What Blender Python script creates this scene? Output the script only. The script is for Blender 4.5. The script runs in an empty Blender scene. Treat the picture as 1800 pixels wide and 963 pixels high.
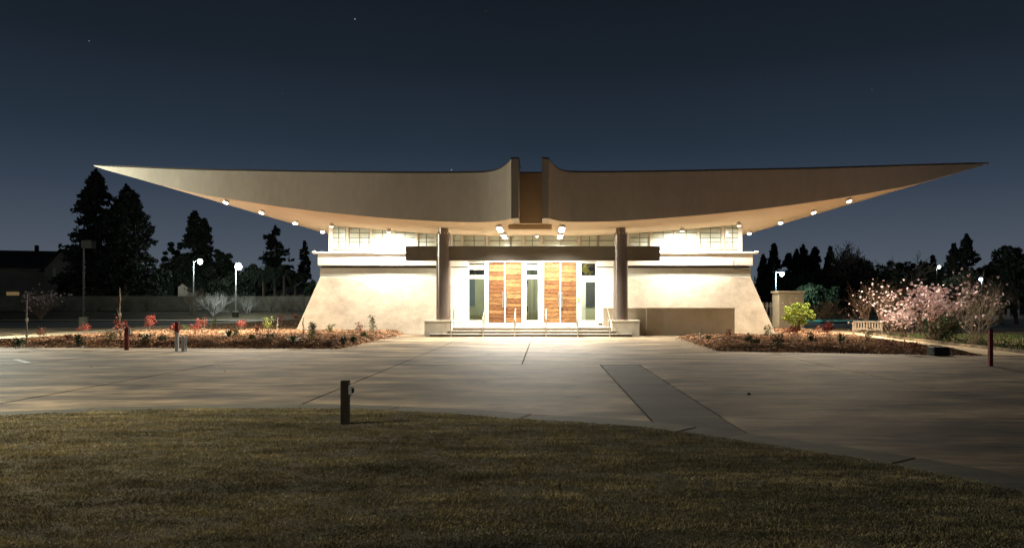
import bpy, math, random
import numpy as np
from mathutils import Vector, Matrix, noise as mnoise
random.seed(7); rng = np.random.default_rng(7)
sc = bpy.context.scene
col = sc.collection
F = 1334.0; HX, HY = 957.0, 535.0          # focal length and vanishing point, photo pixels
CAMZ = 1.6
# ------------------------------------------------------------------ camera
cam = bpy.data.cameras.new("camera"); camo = bpy.data.objects.new("camera", cam); col.objects.link(camo)
cam.sensor_width = 36.0; cam.lens = 36.0 * F / 1800.0
cam.shift_x = -(HX - 900) / 1800.0; cam.shift_y = (HY - 481.5) / 1800.0
cam.clip_start = 0.1; cam.clip_end = 3000
camo.location = (0, 0, CAMZ); camo.rotation_euler = (math.radians(90), 0, 0)
sc.camera = camo
sc.view_settings.view_transform = 'Standard'; sc.view_settings.look = 'None'
sc.view_settings.exposure = 0.0; sc.view_settings.gamma = 1.0
sc.render.engine = 'CYCLES'
sc.cycles.use_denoising = True
sc.cycles.max_bounces = 6; sc.cycles.transparent_max_bounces = 12
sc.cycles.sample_clamp_indirect = 4.0
# ------------------------------------------------------------------ night sky
w = bpy.data.worlds.new("World"); sc.world = w; w.use_nodes = True
nt = w.node_tree; nt.nodes.clear()
tc = nt.nodes.new('ShaderNodeTexCoord'); sx = nt.nodes.new('ShaderNodeSeparateXYZ')
nt.links.new(tc.outputs['Generated'], sx.inputs[0])
rp = nt.nodes.new('ShaderNodeValToRGB'); nt.links.new(sx.outputs['Z'], rp.inputs[0])
stops = [(0.0, (.105, .128, .155)), (.078, (.066, .084, .112)), (.14, (.036, .051, .079)),
         (.20, (.020, .032, .051)), (.30, (.0105, .0165, .0255)), (.42, (.006, .009, .014)), (1.0, (.008, .010, .015))]
el = rp.color_ramp.elements
el[0].position = stops[0][0]; el[0].color = (*stops[0][1], 1)
el[1].position = 1.0; el[1].color = (*stops[-1][1], 1)
for p, c in stops[1:-1]:
    e = el.new(p); e.color = (*c, 1)
sn = nt.nodes.new('ShaderNodeTexNoise'); sn.inputs['Scale'].default_value = 2.2; sn.inputs['Detail'].default_value = 3
nt.links.new(tc.outputs['Generated'], sn.inputs['Vector'])
smr = nt.nodes.new('ShaderNodeMapRange'); smr.inputs['To Min'].default_value = .86; smr.inputs['To Max'].default_value = 1.14
nt.links.new(sn.outputs[0], smr.inputs['Value'])
skm = nt.nodes.new('ShaderNodeMix'); skm.data_type = 'RGBA'; skm.blend_type = 'MULTIPLY'; skm.inputs[0].default_value = 1
nt.links.new(rp.outputs[0], skm.inputs[6]); nt.links.new(smr.outputs[0], skm.inputs[7])
vo = nt.nodes.new('ShaderNodeTexVoronoi'); vo.inputs['Scale'].default_value = 16
nt.links.new(tc.outputs['Generated'], vo.inputs['Vector'])
st = nt.nodes.new('ShaderNodeMath'); st.operation = 'LESS_THAN'; st.inputs[1].default_value = .014
nt.links.new(vo.outputs['Distance'], st.inputs[0])
sm = nt.nodes.new('ShaderNodeMath'); sm.operation = 'MULTIPLY'; sm.inputs[1].default_value = .22
nt.links.new(st.outputs[0], sm.inputs[0])
ad = nt.nodes.new('ShaderNodeMix'); ad.data_type = 'RGBA'; ad.blend_type = 'ADD'; ad.inputs[0].default_value = 1
nt.links.new(skm.outputs[2], ad.inputs[6]); nt.links.new(sm.outputs[0], ad.inputs[7])
vo2 = nt.nodes.new('ShaderNodeTexVoronoi'); vo2.inputs['Scale'].default_value = 34
nt.links.new(tc.outputs['Generated'], vo2.inputs['Vector'])
st2 = nt.nodes.new('ShaderNodeMath'); st2.operation = 'LESS_THAN'; st2.inputs[1].default_value = .022
nt.links.new(vo2.outputs['Distance'], st2.inputs[0])
sm2 = nt.nodes.new('ShaderNodeMath'); sm2.operation = 'MULTIPLY_ADD'; sm2.inputs[1].default_value = .035
nt.links.new(st2.outputs[0], sm2.inputs[0]); nt.links.new(sm.outputs[0], sm2.inputs[2]); nt.links.new(sm2.outputs[0], ad.inputs[7])
bg = nt.nodes.new('ShaderNodeBackground'); bg.inputs['Strength'].default_value = 1.0
nt.links.new(ad.outputs[2], bg.inputs['Color'])
wo = nt.nodes.new('ShaderNodeOutputWorld'); nt.links.new(bg.outputs[0], wo.inputs['Surface'])

# light strengths (fixtures built below; one lot light is added fill)
W_FLOOD, W_CANOPY, W_OUTER = 2500, 3600, 1900
W_LOT = 6500; W_LAWN_FILL = 4000
WARM = (1.0, .85, .65); NEUT = (1.0, .94, .82); COOL = (.86, .97, .96)

# ------------------------------------------------------------------ helpers
def xx(px, Y): return (px - HX) * Y / F
def zz(py, Y): return CAMZ - (py - HY) * Y / F
def G(px, py, z=0.0):
    Y = (CAMZ - z) * F / (py - HY); return (xx(px, Y), Y, z)
LOC = {}
def reg(o, loc): LOC[o.name] = Vector(loc)
class MB:
    def __init__(s): s.v = []; s.f = []; s.smooth = False
    def quad(s, *p):
        n = len(s.v); s.v += [tuple(q) for q in p]; s.f.append(tuple(range(n, n + len(p)))); return s
    def box(s, x0, x1, y0, y1, z0, z1):
        n = len(s.v)
        s.v += [(x0,y0,z0),(x1,y0,z0),(x1,y1,z0),(x0,y1,z0),(x0,y0,z1),(x1,y0,z1),(x1,y1,z1),(x0,y1,z1)]
        for q in ((0,3,2,1),(4,5,6,7),(0,1,5,4),(1,2,6,5),(2,3,7,6),(3,0,4,7)): s.f.append(tuple(n+i for i in q))
        return s
    def tube(s, pts, rad, n=8, cap=True):
        pts = [Vector(p) for p in pts]
        if not hasattr(rad, '__len__'): rad = [rad] * len(pts)
        base = len(s.v); prev = None
        for i, p in enumerate(pts):
            d = (pts[min(i+1, len(pts)-1)] - pts[max(i-1, 0)])
            if d.length < 1e-9: d = Vector((0,0,1))
            d.normalize()
            a = Vector((1,0,0)) if abs(d.x) < .9 else Vector((0,1,0))
            if prev is not None: a = prev
            u = (a - d * a.dot(d)).normalized(); v = d.cross(u); prev = u
            for k in range(n):
                t = 2*math.pi*k/n; s.v.append(tuple(p + (u*math.cos(t) + v*math.sin(t)) * rad[i]))
        for i in range(len(pts)-1):
            for k in range(n):
                a0 = base+i*n+k; a1 = base+i*n+(k+1) % n
                s.f.append((a0, a1, a1+n, a0+n))
        if cap:
            s.f.append(tuple(base+k for k in reversed(range(n)))); s.f.append(tuple(base+(len(pts)-1)*n+k for k in range(n)))
        return s
    def lathe(s, x, y, prof, n=24):       # prof: [(r,z)]
        return s.tube([(x, y, z) for r, z in prof], [r for r, z in prof], n)
    def build(s, name, m, parent=None, smooth=False, bevel=0, world=True):
        off = LOC.get(parent.name, Vector()) if (parent and world) else Vector()
        me = bpy.data.meshes.new(name)
        me.from_pydata([(a-off.x, b-off.y, c-off.z) for a, b, c in s.v], [], s.f)
        me.materials.append(m)
        if smooth: me.polygons.foreach_set('use_smooth', [True]*len(me.polygons))
        me.update()
        o = bpy.data.objects.new(name, me); col.objects.link(o)
        if parent: o.parent = parent
        reg(o, off)
        if smooth:
            try: me.set_sharp_from_angle(angle=math.radians(50))
            except Exception: pass
        if bevel:
            b = o.modifiers.new('bevel', 'BEVEL'); b.width = bevel; b.segments = 2; b.limit_method = 'ANGLE'
        return o
def tag(o, label=None, cat=None, group=None, kind=None):
    if label: o['label'] = label
    if cat: o['category'] = cat
    if group: o['group'] = group
    if kind: o['kind'] = kind
    return o
def empty(name, loc, label=None, cat=None, group=None, rz=0):
    o = bpy.data.objects.new(name, None); col.objects.link(o); o.location = loc; o.rotation_euler.z = rz
    o.empty_display_size = .1
    reg(o, loc); return tag(o, label, cat, group)
def copy_tree(o, loc=None, rz=None, scale=None, label=None, group=None, parent=None):
    c = o.copy(); col.objects.link(c)
    if parent: c.parent = parent
    if loc is not None: c.location = loc
    if rz is not None: c.rotation_euler.z = rz
    if scale is not None: c.scale = (scale,)*3 if not hasattr(scale, '__len__') else scale
    if label: c['label'] = label
    if group: c['group'] = group
    for ch in list(o.children): copy_tree(ch, parent=c)
    return c
def lamp(name, kind, loc, energy, color, parent=None, size=.08, aim=None, angle=150, blend=.9):
    d = bpy.data.lights.new(name, kind); d.energy = energy; d.color = color; d.shadow_soft_size = size
    if kind == 'SPOT': d.spot_size = math.radians(angle); d.spot_blend = blend
    o = bpy.data.objects.new(name, d); col.objects.link(o)
    off = LOC.get(parent.name, Vector()) if parent else Vector()
    o.location = Vector(loc) - off
    if aim is not None:
        o.rotation_euler = (Vector(aim) - Vector(loc)).to_track_quat('-Z', 'Y').to_euler()
    if parent: o.parent = parent
    return o
# ------------------------------------------------------------------ materials
def mat(name, c, c2=None, scale=4.0, stretch=(1,1,1), rough=.8, metal=0, bump=0, bscale=None, detail=6, lo=.35, hi=.65,
        fine=0, island=0, spec=.3, extra=None, coat=0, streak=None):
    m = bpy.data.materials.new(name); m.use_nodes = True; n = m.node_tree; L = n.links
    b = n.nodes['Principled BSDF']; b.inputs['Roughness'].default_value = rough; b.inputs['Metallic'].default_value = metal
    b.inputs['Specular IOR Level'].default_value = spec
    b.inputs['Coat Weight'].default_value = coat
    g = n.nodes.new('ShaderNodeNewGeometry')
    mp = n.nodes.new('ShaderNodeMapping'); mp.inputs['Scale'].default_value = stretch
    L.new(g.outputs['Position'], mp.inputs[0])
    nz = n.nodes.new('ShaderNodeTexNoise'); nz.inputs['Scale'].default_value = scale; nz.inputs['Detail'].default_value = detail
    nz.inputs['Roughness'].default_value = .62
    L.new(mp.outputs[0], nz.inputs['Vector'])
    r = n.nodes.new('ShaderNodeValToRGB'); L.new(nz.outputs[0], r.inputs[0])
    c2 = c2 or tuple(x*.8 for x in c)
    r.color_ramp.elements[0].position = lo; r.color_ramp.elements[0].color = (*c2, 1)
    r.color_ramp.elements[1].position = hi; r.color_ramp.elements[1].color = (*c, 1)
    out = r.outputs[0]
    def mul(out, src, a, z, fmin=0.0, fmax=1.0):
        mr = n.nodes.new('ShaderNodeMapRange'); mr.inputs['From Min'].default_value = fmin; mr.inputs['From Max'].default_value = fmax
        mr.inputs['To Min'].default_value = a; mr.inputs['To Max'].default_value = z
        L.new(src, mr.inputs['Value'])
        mx = n.nodes.new('ShaderNodeMix'); mx.data_type = 'RGBA'; mx.blend_type = 'MULTIPLY'; mx.inputs[0].default_value = 1
        L.new(out, mx.inputs[6]); L.new(mr.outputs[0], mx.inputs[7]); return mx.outputs[2]
    if fine:
        f = n.nodes.new('ShaderNodeTexNoise'); f.inputs['Scale'].default_value = scale*9; f.inputs['Detail'].default_value = 4
        L.new(mp.outputs[0], f.inputs['Vector']); out = mul(out, f.outputs[0], 1-fine, 1+fine, .3, .7)
    for extra in [e for e in (extra, streak) if e]:      # stains: (scale, amount, stretch)
        mp2 = n.nodes.new('ShaderNodeMapping'); mp2.inputs['Scale'].default_value = extra[2]; L.new(g.outputs['Position'], mp2.inputs[0])
        f = n.nodes.new('ShaderNodeTexNoise'); f.inputs['Scale'].default_value = extra[0]; f.inputs['Detail'].default_value = 5
        f.inputs['Roughness'].default_value = .6; f.inputs['Distortion'].default_value = .4
        L.new(mp2.outputs[0], f.inputs['Vector']); out = mul(out, f.outputs[0], 1-extra[1], 1+extra[1]*.5, .35, .62)
    if island: out = mul(out, g.outputs['Random Per Island'], 1-island, 1+island)
    L.new(out, b.inputs['Base Color'])
    if bump:
        bn = n.nodes.new('ShaderNodeTexNoise'); bn.inputs['Scale'].default_value = bscale or scale*6; bn.inputs['Detail'].default_value = 6
        L.new(mp.outputs[0], bn.inputs['Vector'])
        bp = n.nodes.new('ShaderNodeBump'); bp.inputs['Strength'].default_value = bump; bp.inputs['Distance'].default_value = .02
        L.new(bn.outputs[0], bp.inputs['Height']); L.new(bp.outputs[0], b.inputs['Normal'])
    return m
def emis(name, c, s):
    m = bpy.data.materials.new(name); m.use_nodes = True; n = m.node_tree
    b = n.nodes['Principled BSDF']; b.inputs['Base Color'].default_value = (*c, 1)
    b.inputs['Emission Color'].default_value = (*c, 1); b.inputs['Emission Strength'].default_value = s
    return m
def glass(name, tint=(.9,.95,.9), refl=.12):
    m = bpy.data.materials.new(name); m.use_nodes = True; n = m.node_tree; n.nodes.clear(); L = n.links
    t = n.nodes.new('ShaderNodeBsdfTransparent'); t.inputs[0].default_value = (*tint, 1)
    g = n.nodes.new('ShaderNodeBsdfGlossy'); g.inputs['Roughness'].default_value = .04
    lw = n.nodes.new('ShaderNodeFresnel'); lw.inputs['IOR'].default_value = 1.5
    a = n.nodes.new('ShaderNodeMath'); a.operation = 'ADD'; a.inputs[1].default_value = refl; L.new(lw.outputs[0], a.inputs[0])
    mx = n.nodes.new('ShaderNodeMixShader'); L.new(a.outputs[0], mx.inputs[0]); L.new(t.outputs[0], mx.inputs[1]); L.new(g.outputs[0], mx.inputs[2])
    o = n.nodes.new('ShaderNodeOutputMaterial'); L.new(mx.outputs[0], o.inputs[0]); return m
M = {}
M['concrete'] = mat('concrete', (.335,.250,.152), (.135,.100,.062), scale=.6, stretch=(.5,1.3,1), rough=.75, fine=.12, bump=.10, bscale=30, lo=.38, hi=.60, extra=(1.0,.8,(.45,1.1,1)), streak=(4.5,.34,(.3,1.6,1)))
M['concrete_dark'] = mat('concrete_dark', (.088,.082,.062), (.042,.04,.031), scale=.7, stretch=(.6,1.3,1), rough=.8, fine=.12, bump=.12, bscale=30, extra=(.9,.6,(.3,1.4,1)), streak=(3,.25,(.2,2,1)))
M['gutter'] = mat('gutter_concrete', (.135,.128,.092), (.09,.086,.064), scale=1.0, rough=.8, fine=.12, bump=.12, bscale=30, extra=(.8,.45,(.4,1,1)), streak=(3,.2,(.3,2,1)))
M['joint'] = mat('joint_dirt', (.04,.035,.03), scale=3, rough=1)
M['step'] = mat('step_concrete', (.46,.42,.34), (.36,.33,.27), scale=1.5, rough=.8, fine=.05)
M['stucco'] = mat('tan_stucco', (.54,.465,.365), (.45,.385,.30), scale=2.0, rough=.92, fine=.10, bump=.35, bscale=14, extra=(.7,.16,(1,1,1.6)), lo=.36, hi=.64)
M['fascia'] = mat('roof_stucco', (.58,.515,.41), (.53,.47,.375), scale=.45, stretch=(1,1,.5), rough=.95, fine=.05, bump=.2, bscale=15, extra=(1.2,.045,(1,1,.14)))
M['soffit'] = mat('soffit_plaster', (.62,.50,.36), (.56,.45,.32), scale=.6, rough=.9, fine=.02)
M['fin'] = mat('roof_end_plaster', (.44,.395,.32), (.40,.36,.29), scale=.6, rough=.9, fine=.03)
M['brownpanel'] = mat('bronze_brown_panel', (.46,.335,.21), (.41,.295,.185), scale=.8, rough=.7)
M['white'] = mat('white_paint', (.80,.77,.69), (.74,.71,.63), scale=1.2, rough=.7, fine=.02)
M['cream'] = mat('cream_stucco', (.66,.60,.48), (.56,.50,.39), scale=.9, rough=.9, fine=.05, bump=.15, bscale=18)
M['band'] = mat('shaded_band_stucco', (.40,.40,.345), (.34,.34,.30), scale=.9, rough=.9, fine=.05)  # grey darkened to hold the shade under the parapet
M['bronze'] = mat('bronze_metal', (.20,.165,.14), (.17,.14,.12), scale=1, rough=.30, metal=.6, spec=.5)
M['beam'] = mat('beam_metal', (.12,.108,.09), (.10,.09,.075), scale=1, rough=.5, metal=.25)
M['coping'] = mat('dark_coping', (.075,.065,.05), rough=.6, metal=.3)
M['steel'] = mat('brushed_steel', (.62,.57,.48), (.5,.46,.4), scale=9, rough=.3, metal=.9)
M['galv'] = mat('galvanised_steel', (.62,.66,.66), (.5,.54,.54), scale=5, rough=.45, metal=.4)
M['frame'] = mat('window_frame', (.62,.60,.54), rough=.5)
M['muntin'] = mat('muntin_bars', (.16,.16,.13), rough=.5)
M['frost'] = mat('frosted_pane', (.62,.66,.56), (.54,.58,.49), scale=2.5, rough=.22, spec=.5)
M['glass'] = glass('clear_glass')
M['clay'] = mat('bed_soil', (.20,.11,.06), (.08,.045,.028), scale=2.2, rough=1, fine=.4, bump=.8, bscale=12, lo=.4, hi=.6)
M['chips'] = mat('bark_chips', (.60,.385,.235), (.25,.15,.09), scale=1.3, rough=1, island=.55, lo=.42, hi=.6)
M['sandpath'] = mat('sand_path', (.52,.41,.26), (.42,.33,.21), scale=1.0, rough=.95, fine=.08, bump=.2, bscale=25)
M['soil'] = mat('dark_ground', (.05,.048,.035), (.025,.026,.018), scale=.5, rough=1, fine=.3)
M['turf'] = mat('turf_base', (.10,.082,.045), (.05,.045,.025), scale=3, stretch=(.6,1.2,1), rough=1, fine=.3, extra=(.9,.35,(.6,1.2,1)))
M['blade'] = mat('dry_grass_blade', (.54,.455,.25), (.27,.24,.125), scale=2.6, stretch=(.5,1.5,1), rough=.8, island=.5, extra=(.8,.5,(.35,1.5,1)), streak=(2.5,.3,(.4,1.6,1)), lo=.38, hi=.62)
M['greengrass'] = mat('green_grass', (.085,.125,.035), (.04,.06,.02), scale=1.2, rough=.9, island=.4, fine=.3)
M['asphalt'] = mat('asphalt', (.10,.10,.09), (.07,.07,.065), scale=1, rough=.9, fine=.15)
M['block'] = mat('block_wall', (.16,.15,.11), (.10,.095,.072), scale=.8, rough=.95, fine=.1)
M['paint'] = mat('road_paint', (.75,.76,.72), (.6,.6,.56), scale=8, rough=.7)
M['bark'] = mat('bark', (.13,.10,.07), (.07,.055,.04), scale=7, stretch=(1,1,.3), rough=.95, bump=.4)
M['palebark'] = mat('pale_bark', (.50,.43,.33), (.33,.27,.20), scale=9, stretch=(1,1,.4), rough=.9, bump=.3)
M['ashbark'] = mat('ash_grey_bark', (.42,.42,.38), (.28,.28,.25), scale=9, rough=.9)
M['redbark'] = mat('reddish_bark', (.30,.19,.14), (.17,.10,.08), scale=9, rough=.9)
M['screen'] = mat('grey_beige_stucco', (.46,.405,.315), (.40,.35,.27), scale=1.5, rough=.95, fine=.06, bump=.25, bscale=16)
M['screen2'] = mat('brown_grey_stucco', (.35,.30,.23), (.31,.265,.20), scale=1.5, rough=.95, fine=.06)
M['twig'] = mat('brown_twig', (.20,.135,.095), (.11,.075,.055), scale=9, rough=.9)
M['riser_shade'] = mat('riser_shade_tone', (.10,.082,.062), (.08,.065,.05), scale=2, rough=.85, fine=.08)  # dark tone carries the shade on the step fronts
M['needle'] = mat('conifer_foliage', (.020,.028,.017), (.010,.014,.009), scale=.6, rough=.9, island=.5)
M['darkleaf'] = mat('dark_leaf', (.035,.05,.028), (.016,.024,.014), scale=.6, rough=.85, island=.5)
M['olive'] = mat('olive_leaf', (.075,.11,.055), (.035,.055,.03), scale=.8, rough=.8, island=.5)
M['lime'] = mat('lime_leaf', (.34,.40,.07), (.16,.22,.04), scale=3, rough=.6, island=.35)
M['green'] = mat('green_leaf', (.16,.20,.06), (.07,.10,.03), scale=3, rough=.6, island=.4)
M['yucca'] = mat('yucca_leaf', (.07,.11,.035), (.035,.06,.02), scale=3, rough=.5, island=.4)
M['redleaf'] = mat('red_leaf', (.48,.06,.035), (.24,.03,.025), scale=4, rough=.6, island=.4)
M['rustleaf'] = mat('rust_leaf', (.38,.13,.07), (.18,.06,.04), scale=4, rough=.7, island=.4)
M['blossom'] = mat('pink_blossom', (.94,.84,.85), (.88,.66,.70), scale=6, rough=.6, island=.2)
M['blossomdim'] = mat('pale_blossom', (.6,.5,.5), (.45,.35,.38), scale=6, rough=.6, island=.3)
M['redpost'] = mat('red_painted_post', (.24,.035,.03), (.15,.025,.022), scale=9, rough=.6)
M['wetpost'] = mat('dark_timber', (.055,.038,.026), (.025,.018,.013), scale=12, stretch=(1,1,.12), rough=.8, bump=.5)
M['pot'] = mat('black_plastic', (.03,.03,.028), rough=.6)
M['cabinet'] = mat('beige_steel', (.44,.42,.33), (.37,.35,.28), scale=1, rough=.6)
M['bench'] = mat('weathered_bench', (.48,.42,.35), (.38,.33,.27), scale=8, rough=.8)
M['housewall'] = mat('house_stucco', (.20,.19,.15), (.16,.15,.12), scale=.6, rough=.95)
M['houseroof'] = mat('house_roof', (.035,.032,.03), rough=.95)
M['dark'] = mat('dark_void', (.02,.02,.02), rough=.9)
M['roomwall'] = mat('room_wall', (.36,.37,.26), (.31,.32,.22), scale=.7, rough=.9)
M['slate'] = mat('slate_blue_panel', (.10,.14,.16), (.08,.11,.13), scale=.7, rough=.4)
M['roomfloor'] = mat('room_floor', (.35,.30,.2), rough=.5)
M['gold'] = mat('gold_pattern', (.62,.50,.10), (.05,.05,.03), scale=2.3, rough=.5, lo=.48, hi=.54, detail=2)
M['curtain'] = mat('curtain', (.45,.44,.32), (.16,.17,.12), scale=3, stretch=(1,1,.02), rough=.8, detail=2)
M['teal'] = mat('teal_court', (.05,.28,.22), (.04,.2,.17), scale=.6, rough=.8)
M['lens'] = emis('lamp_lens', (1.0, .90, .70), 14)
M['lenscool'] = emis('street_lens', (.93, 1.0, .93), 30)
M['lensblue'] = emis('blue_lens', (.45, .60, 1.0), 14)
M['lenswarmwin'] = emis('lit_window', (1.0, .66, .28), .13)
M['housing'] = mat('lamp_housing', (.55,.5,.42), rough=.5)
M['polegrey'] = mat('pole_grey', (.45,.47,.45), rough=.5, metal=.3)
M['poledark'] = mat('pole_dark', (.022,.022,.02), rough=.6)
M['plank'] = []
for i, (a, b) in enumerate([((.28,.145,.055),(.10,.045,.018)), ((.24,.118,.043),(.085,.038,.015)), ((.32,.17,.068),(.13,.06,.024)), ((.19,.082,.03),(.055,.022,.009))]):
    M['plank'].append(mat('door_wood_%s' % 'abcd'[i], a, b, scale=3.0+i, stretch=(1,1,7), rough=.5, fine=.35, detail=7, lo=.38, hi=.6, bump=.2))

# ------------------------------------------------------------------ setting: ground, pavement, lawn
def sheet(name, pts, m, z, kind='structure', parent=None):
    return tag(MB().quad(*[(x, y, z) for x, y in pts]).build(name, m, parent), kind=kind)
sheet('ground', [(-900,-60),(900,-60),(900,1500),(-900,1500)], M['soil'], -.05)
pave = tag(MB().box(-60, 40, 3, 52, -.045, -.02).build('pavement', M['joint']), kind='structure')
XS = [-60,-44,-34,-26,-19.4,-13.9,-8.8,-3.9,1.48,2.52,7.4,12.4,17.6,24,32,40]
YS = [3, 20.2, 28.9, 38.5, 51.5]
for i in range(len(XS)-1):
    for j in range(len(YS)-1):
        x0, x1, y0, y1 = XS[i], XS[i+1], YS[j], YS[j+1]
        dark = abs(x0-1.48) < .01 and j == 0
        if j in (1, 2) and abs(x0-1.48) < .01: continue
        if j in (1, 2) and abs(x0+3.9) < .01: x1 = -.6
        if j in (1, 2) and abs(x0-2.52) < .01: x0 = -.6; x1 = 7.4
        g = .02
        s = MB().box(x0+g, x1-g, y0+g, y1-g, -.035, -.003 if dark else random.uniform(-.0015, .0015))
        s.build('concrete_slab', M['concrete_dark'] if dark else M['concrete'], pave)
# gutter band and lawn arc (world coordinates of the kerb line)
arc = [(-16,7.2),(-13,8.9),(-10.5,10.0),(-7.8,10.75),(-5.7,11.4),(-3.45,11.5),(-1.5,11.0),(-.4,10.5),(.92,9.95),(1.70,9.32),(2.46,8.57),(3.39,7.53),(4.05,6.41),(4.6,5.2),(4.9,3.6),(4.9,2)]
def cr(P, n):
    P = [np.array(p, float) for p in P]; out = []
    for i in range(len(P)-1):
        p0 = P[max(i-1, 0)]; p1 = P[i]; p2 = P[i+1]; p3 = P[min(i+2, len(P)-1)]
        for k in range(n):
            t = k/n; out.append(.5*((2*p1)+(-p0+p2)*t+(2*p0-5*p1+4*p2-p3)*t*t+(-p0+3*p1-3*p2+p3)*t**3))
    out.append(P[-1]); return out
A = cr(arc, 12)
def offset(A, d):
    out = []
    for i, p in enumerate(A):
        t = A[min(i+1, len(A)-1)] - A[max(i-1, 0)]; t /= np.linalg.norm(t); out.append(p + np.array([-t[1], t[0]])*d)
    return out
A2 = offset(A, .62)
gut = None
gut = tag(MB().box(-20, 6, 1, 3, -.04, -.012).build('gutter_kerb', M['gutter']), kind='structure')
brk = [0, 24, 42, 66, 84, 106, 132, 156, len(A)-1]
for a, b in zip(brk[:-1], brk[1:]):
    m = MB(); n = len(m.v)
    idx = list(range(a, min(b, len(A)-1)+1))
    P0 = [A[i] for i in idx]; P1 = [A2[i] for i in idx]
    def pull(P, e):
        P = [p.copy() for p in P]; d = P[1]-P[0]; P[0] += d/np.linalg.norm(d)*e; d = P[-2]-P[-1]; P[-1] += d/np.linalg.norm(d)*e; return P
    P0 = pull(P0, .028); P1 = pull(P1, .028)
    for i in range(len(P0)-1):
        q = [P0[i], P0[i+1], P1[i+1], P1[i]]
        m.quad(*[(p[0], p[1], .006) for p in q])
    for i in range(len(P0)-1):
        m.quad((P1[i][0],P1[i][1],.006),(P1[i+1][0],P1[i+1][1],.006),(P1[i+1][0],P1[i+1][1],-.03),(P1[i][0],P1[i][1],-.03))
    m.build('gutter_slab', M['gutter'], gut)
# lawn: gently uneven mound behind the kerb line
def lawn_h(x, y):
    return .028 + .018*mnoise.noise(Vector((x*.35, y*.6, 0))) + .008*mnoise.noise(Vector((x*1.1, y*2.0, 3)))
m = MB(); NJ = 120
Ai = offset(A, 0.0); cx, cy = -3.5, -2.0
for i, p in enumerate(Ai):
    for j in range(NJ+1):
        t = j/NJ; x = p[0]+(cx-p[0])*t**1.3; y = p[1]+(cy-p[1])*t**1.3
        d = math.hypot(x-p[0], y-p[1])
        m.v.append((x, y, (-.02 if j == 0 else .0 + lawn_h(x, y)*min(1, d/.5))))
for i in range(len(Ai)-1):
    for j in range(NJ):
        a = i*(NJ+1)+j; m.f.append((a, a+NJ+1, a+NJ+2, a+1))
tag(m.build('lawn', M['turf'], smooth=True), kind='structure')
# grass blades (numpy, one object)
from math import pi
poly = np.array([(p[0]+rng.normal()*.012, p[1]+rng.normal()*.012) for p in offset(A, .015)])
def inside(x, y, poly):
    c = np.zeros(len(x), bool); n = len(poly)
    for i in range(n):
        x0, y0 = poly[i]; x1, y1 = poly[(i+1) % n]
        if y0 == y1: continue
        h = ((y0 > y) != (y1 > y)) & (x < (x1-x0)*(y-y0)/(y1-y0)+x0); c ^= h
    return c
def tri_mesh(name, V, m, kind='stuff', label=None, cat=None, parent=None, nv=3):
    V = np.asarray(V, dtype=np.float32).reshape(-1, 3)
    if parent is not None and name not in (): V = V - np.array(LOC.get(parent.name, Vector()), dtype=np.float32)
    nt_ = len(V)//nv
    me = bpy.data.meshes.new(name); me.vertices.add(len(V)); me.vertices.foreach_set('co', V.ravel())
    me.loops.add(len(V)); me.loops.foreach_set('vertex_index', np.arange(len(V), dtype=np.int32))
    me.polygons.add(nt_); me.polygons.foreach_set('loop_start', np.arange(0, len(V), nv, dtype=np.int32))
    try: me.polygons.foreach_set('loop_total', np.full(nt_, nv, dtype=np.int32))
    except Exception: pass
    me.materials.append(m); me.update(calc_edges=True)
    o = bpy.data.objects.new(name, me); col.objects.link(o)
    if parent: o.parent = parent; reg(o, LOC.get(parent.name, Vector()))
    return tag(o, label, cat, None, kind)
def blades(x, y, z, h, wd, lean):
    n = len(x); a = rng.uniform(0, 2*pi, n); l = rng.uniform(0, 1, n)*lean; b = rng.uniform(0, 2*pi, n)
    hh = h*rng.uniform(.5, 1.15, n); dx = np.cos(a)*wd/2; dy = np.sin(a)*wd/2
    V = np.zeros((n, 3, 3)); V[:,0] = np.stack([x-dx, y-dy, z], 1); V[:,1] = np.stack([x+dx, y+dy, z], 1)
    V[:,2] = np.stack([x+np.cos(b)*l, y+np.sin(b)*l, z+hh], 1); return V
N = 900000
yy = rng.uniform(0, 1, N)**.8*8.2+4.2; xr = rng.uniform(-1, 1, N)*(yy*.76+.6)
ok = inside(xr, yy, poly) & (xr > -9.5) & (xr < 5.2); xr = xr[ok]; yy = yy[ok]
cl = np.array([mnoise.noise(Vector((a*2.2, b*3.2, 1)))*.5+mnoise.noise(Vector((a*6, b*8, 5)))*.5 for a, b in zip(xr, yy)])
keep = rng.uniform(-.55, .5, len(xr)) < cl+.36; xr = xr[keep]; yy = yy[keep]; cl = cl[keep]
zl = np.array([lawn_h(a, b) for a, b in zip(xr, yy)])
tri_mesh('grass', blades(xr, yy, zl-.003, .014+.02*np.clip(cl+.3, 0, 1), .0068, .026), M['blade'],
         label='short dry brown-green turf of the foreground lawn', cat='grass')
# white paint dash on the concrete
d0 = G(22, 632); d1 = G(45, 638)
MBp = MB().quad((d0[0],d0[1],.004),(d1[0],d1[1],.004),(d1[0]+.12,d1[1]+.1,.004),(d0[0]+.12,d0[1]+.1,.004)).build('painted_line', M['paint']); tag(MBp, kind='structure')
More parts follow.
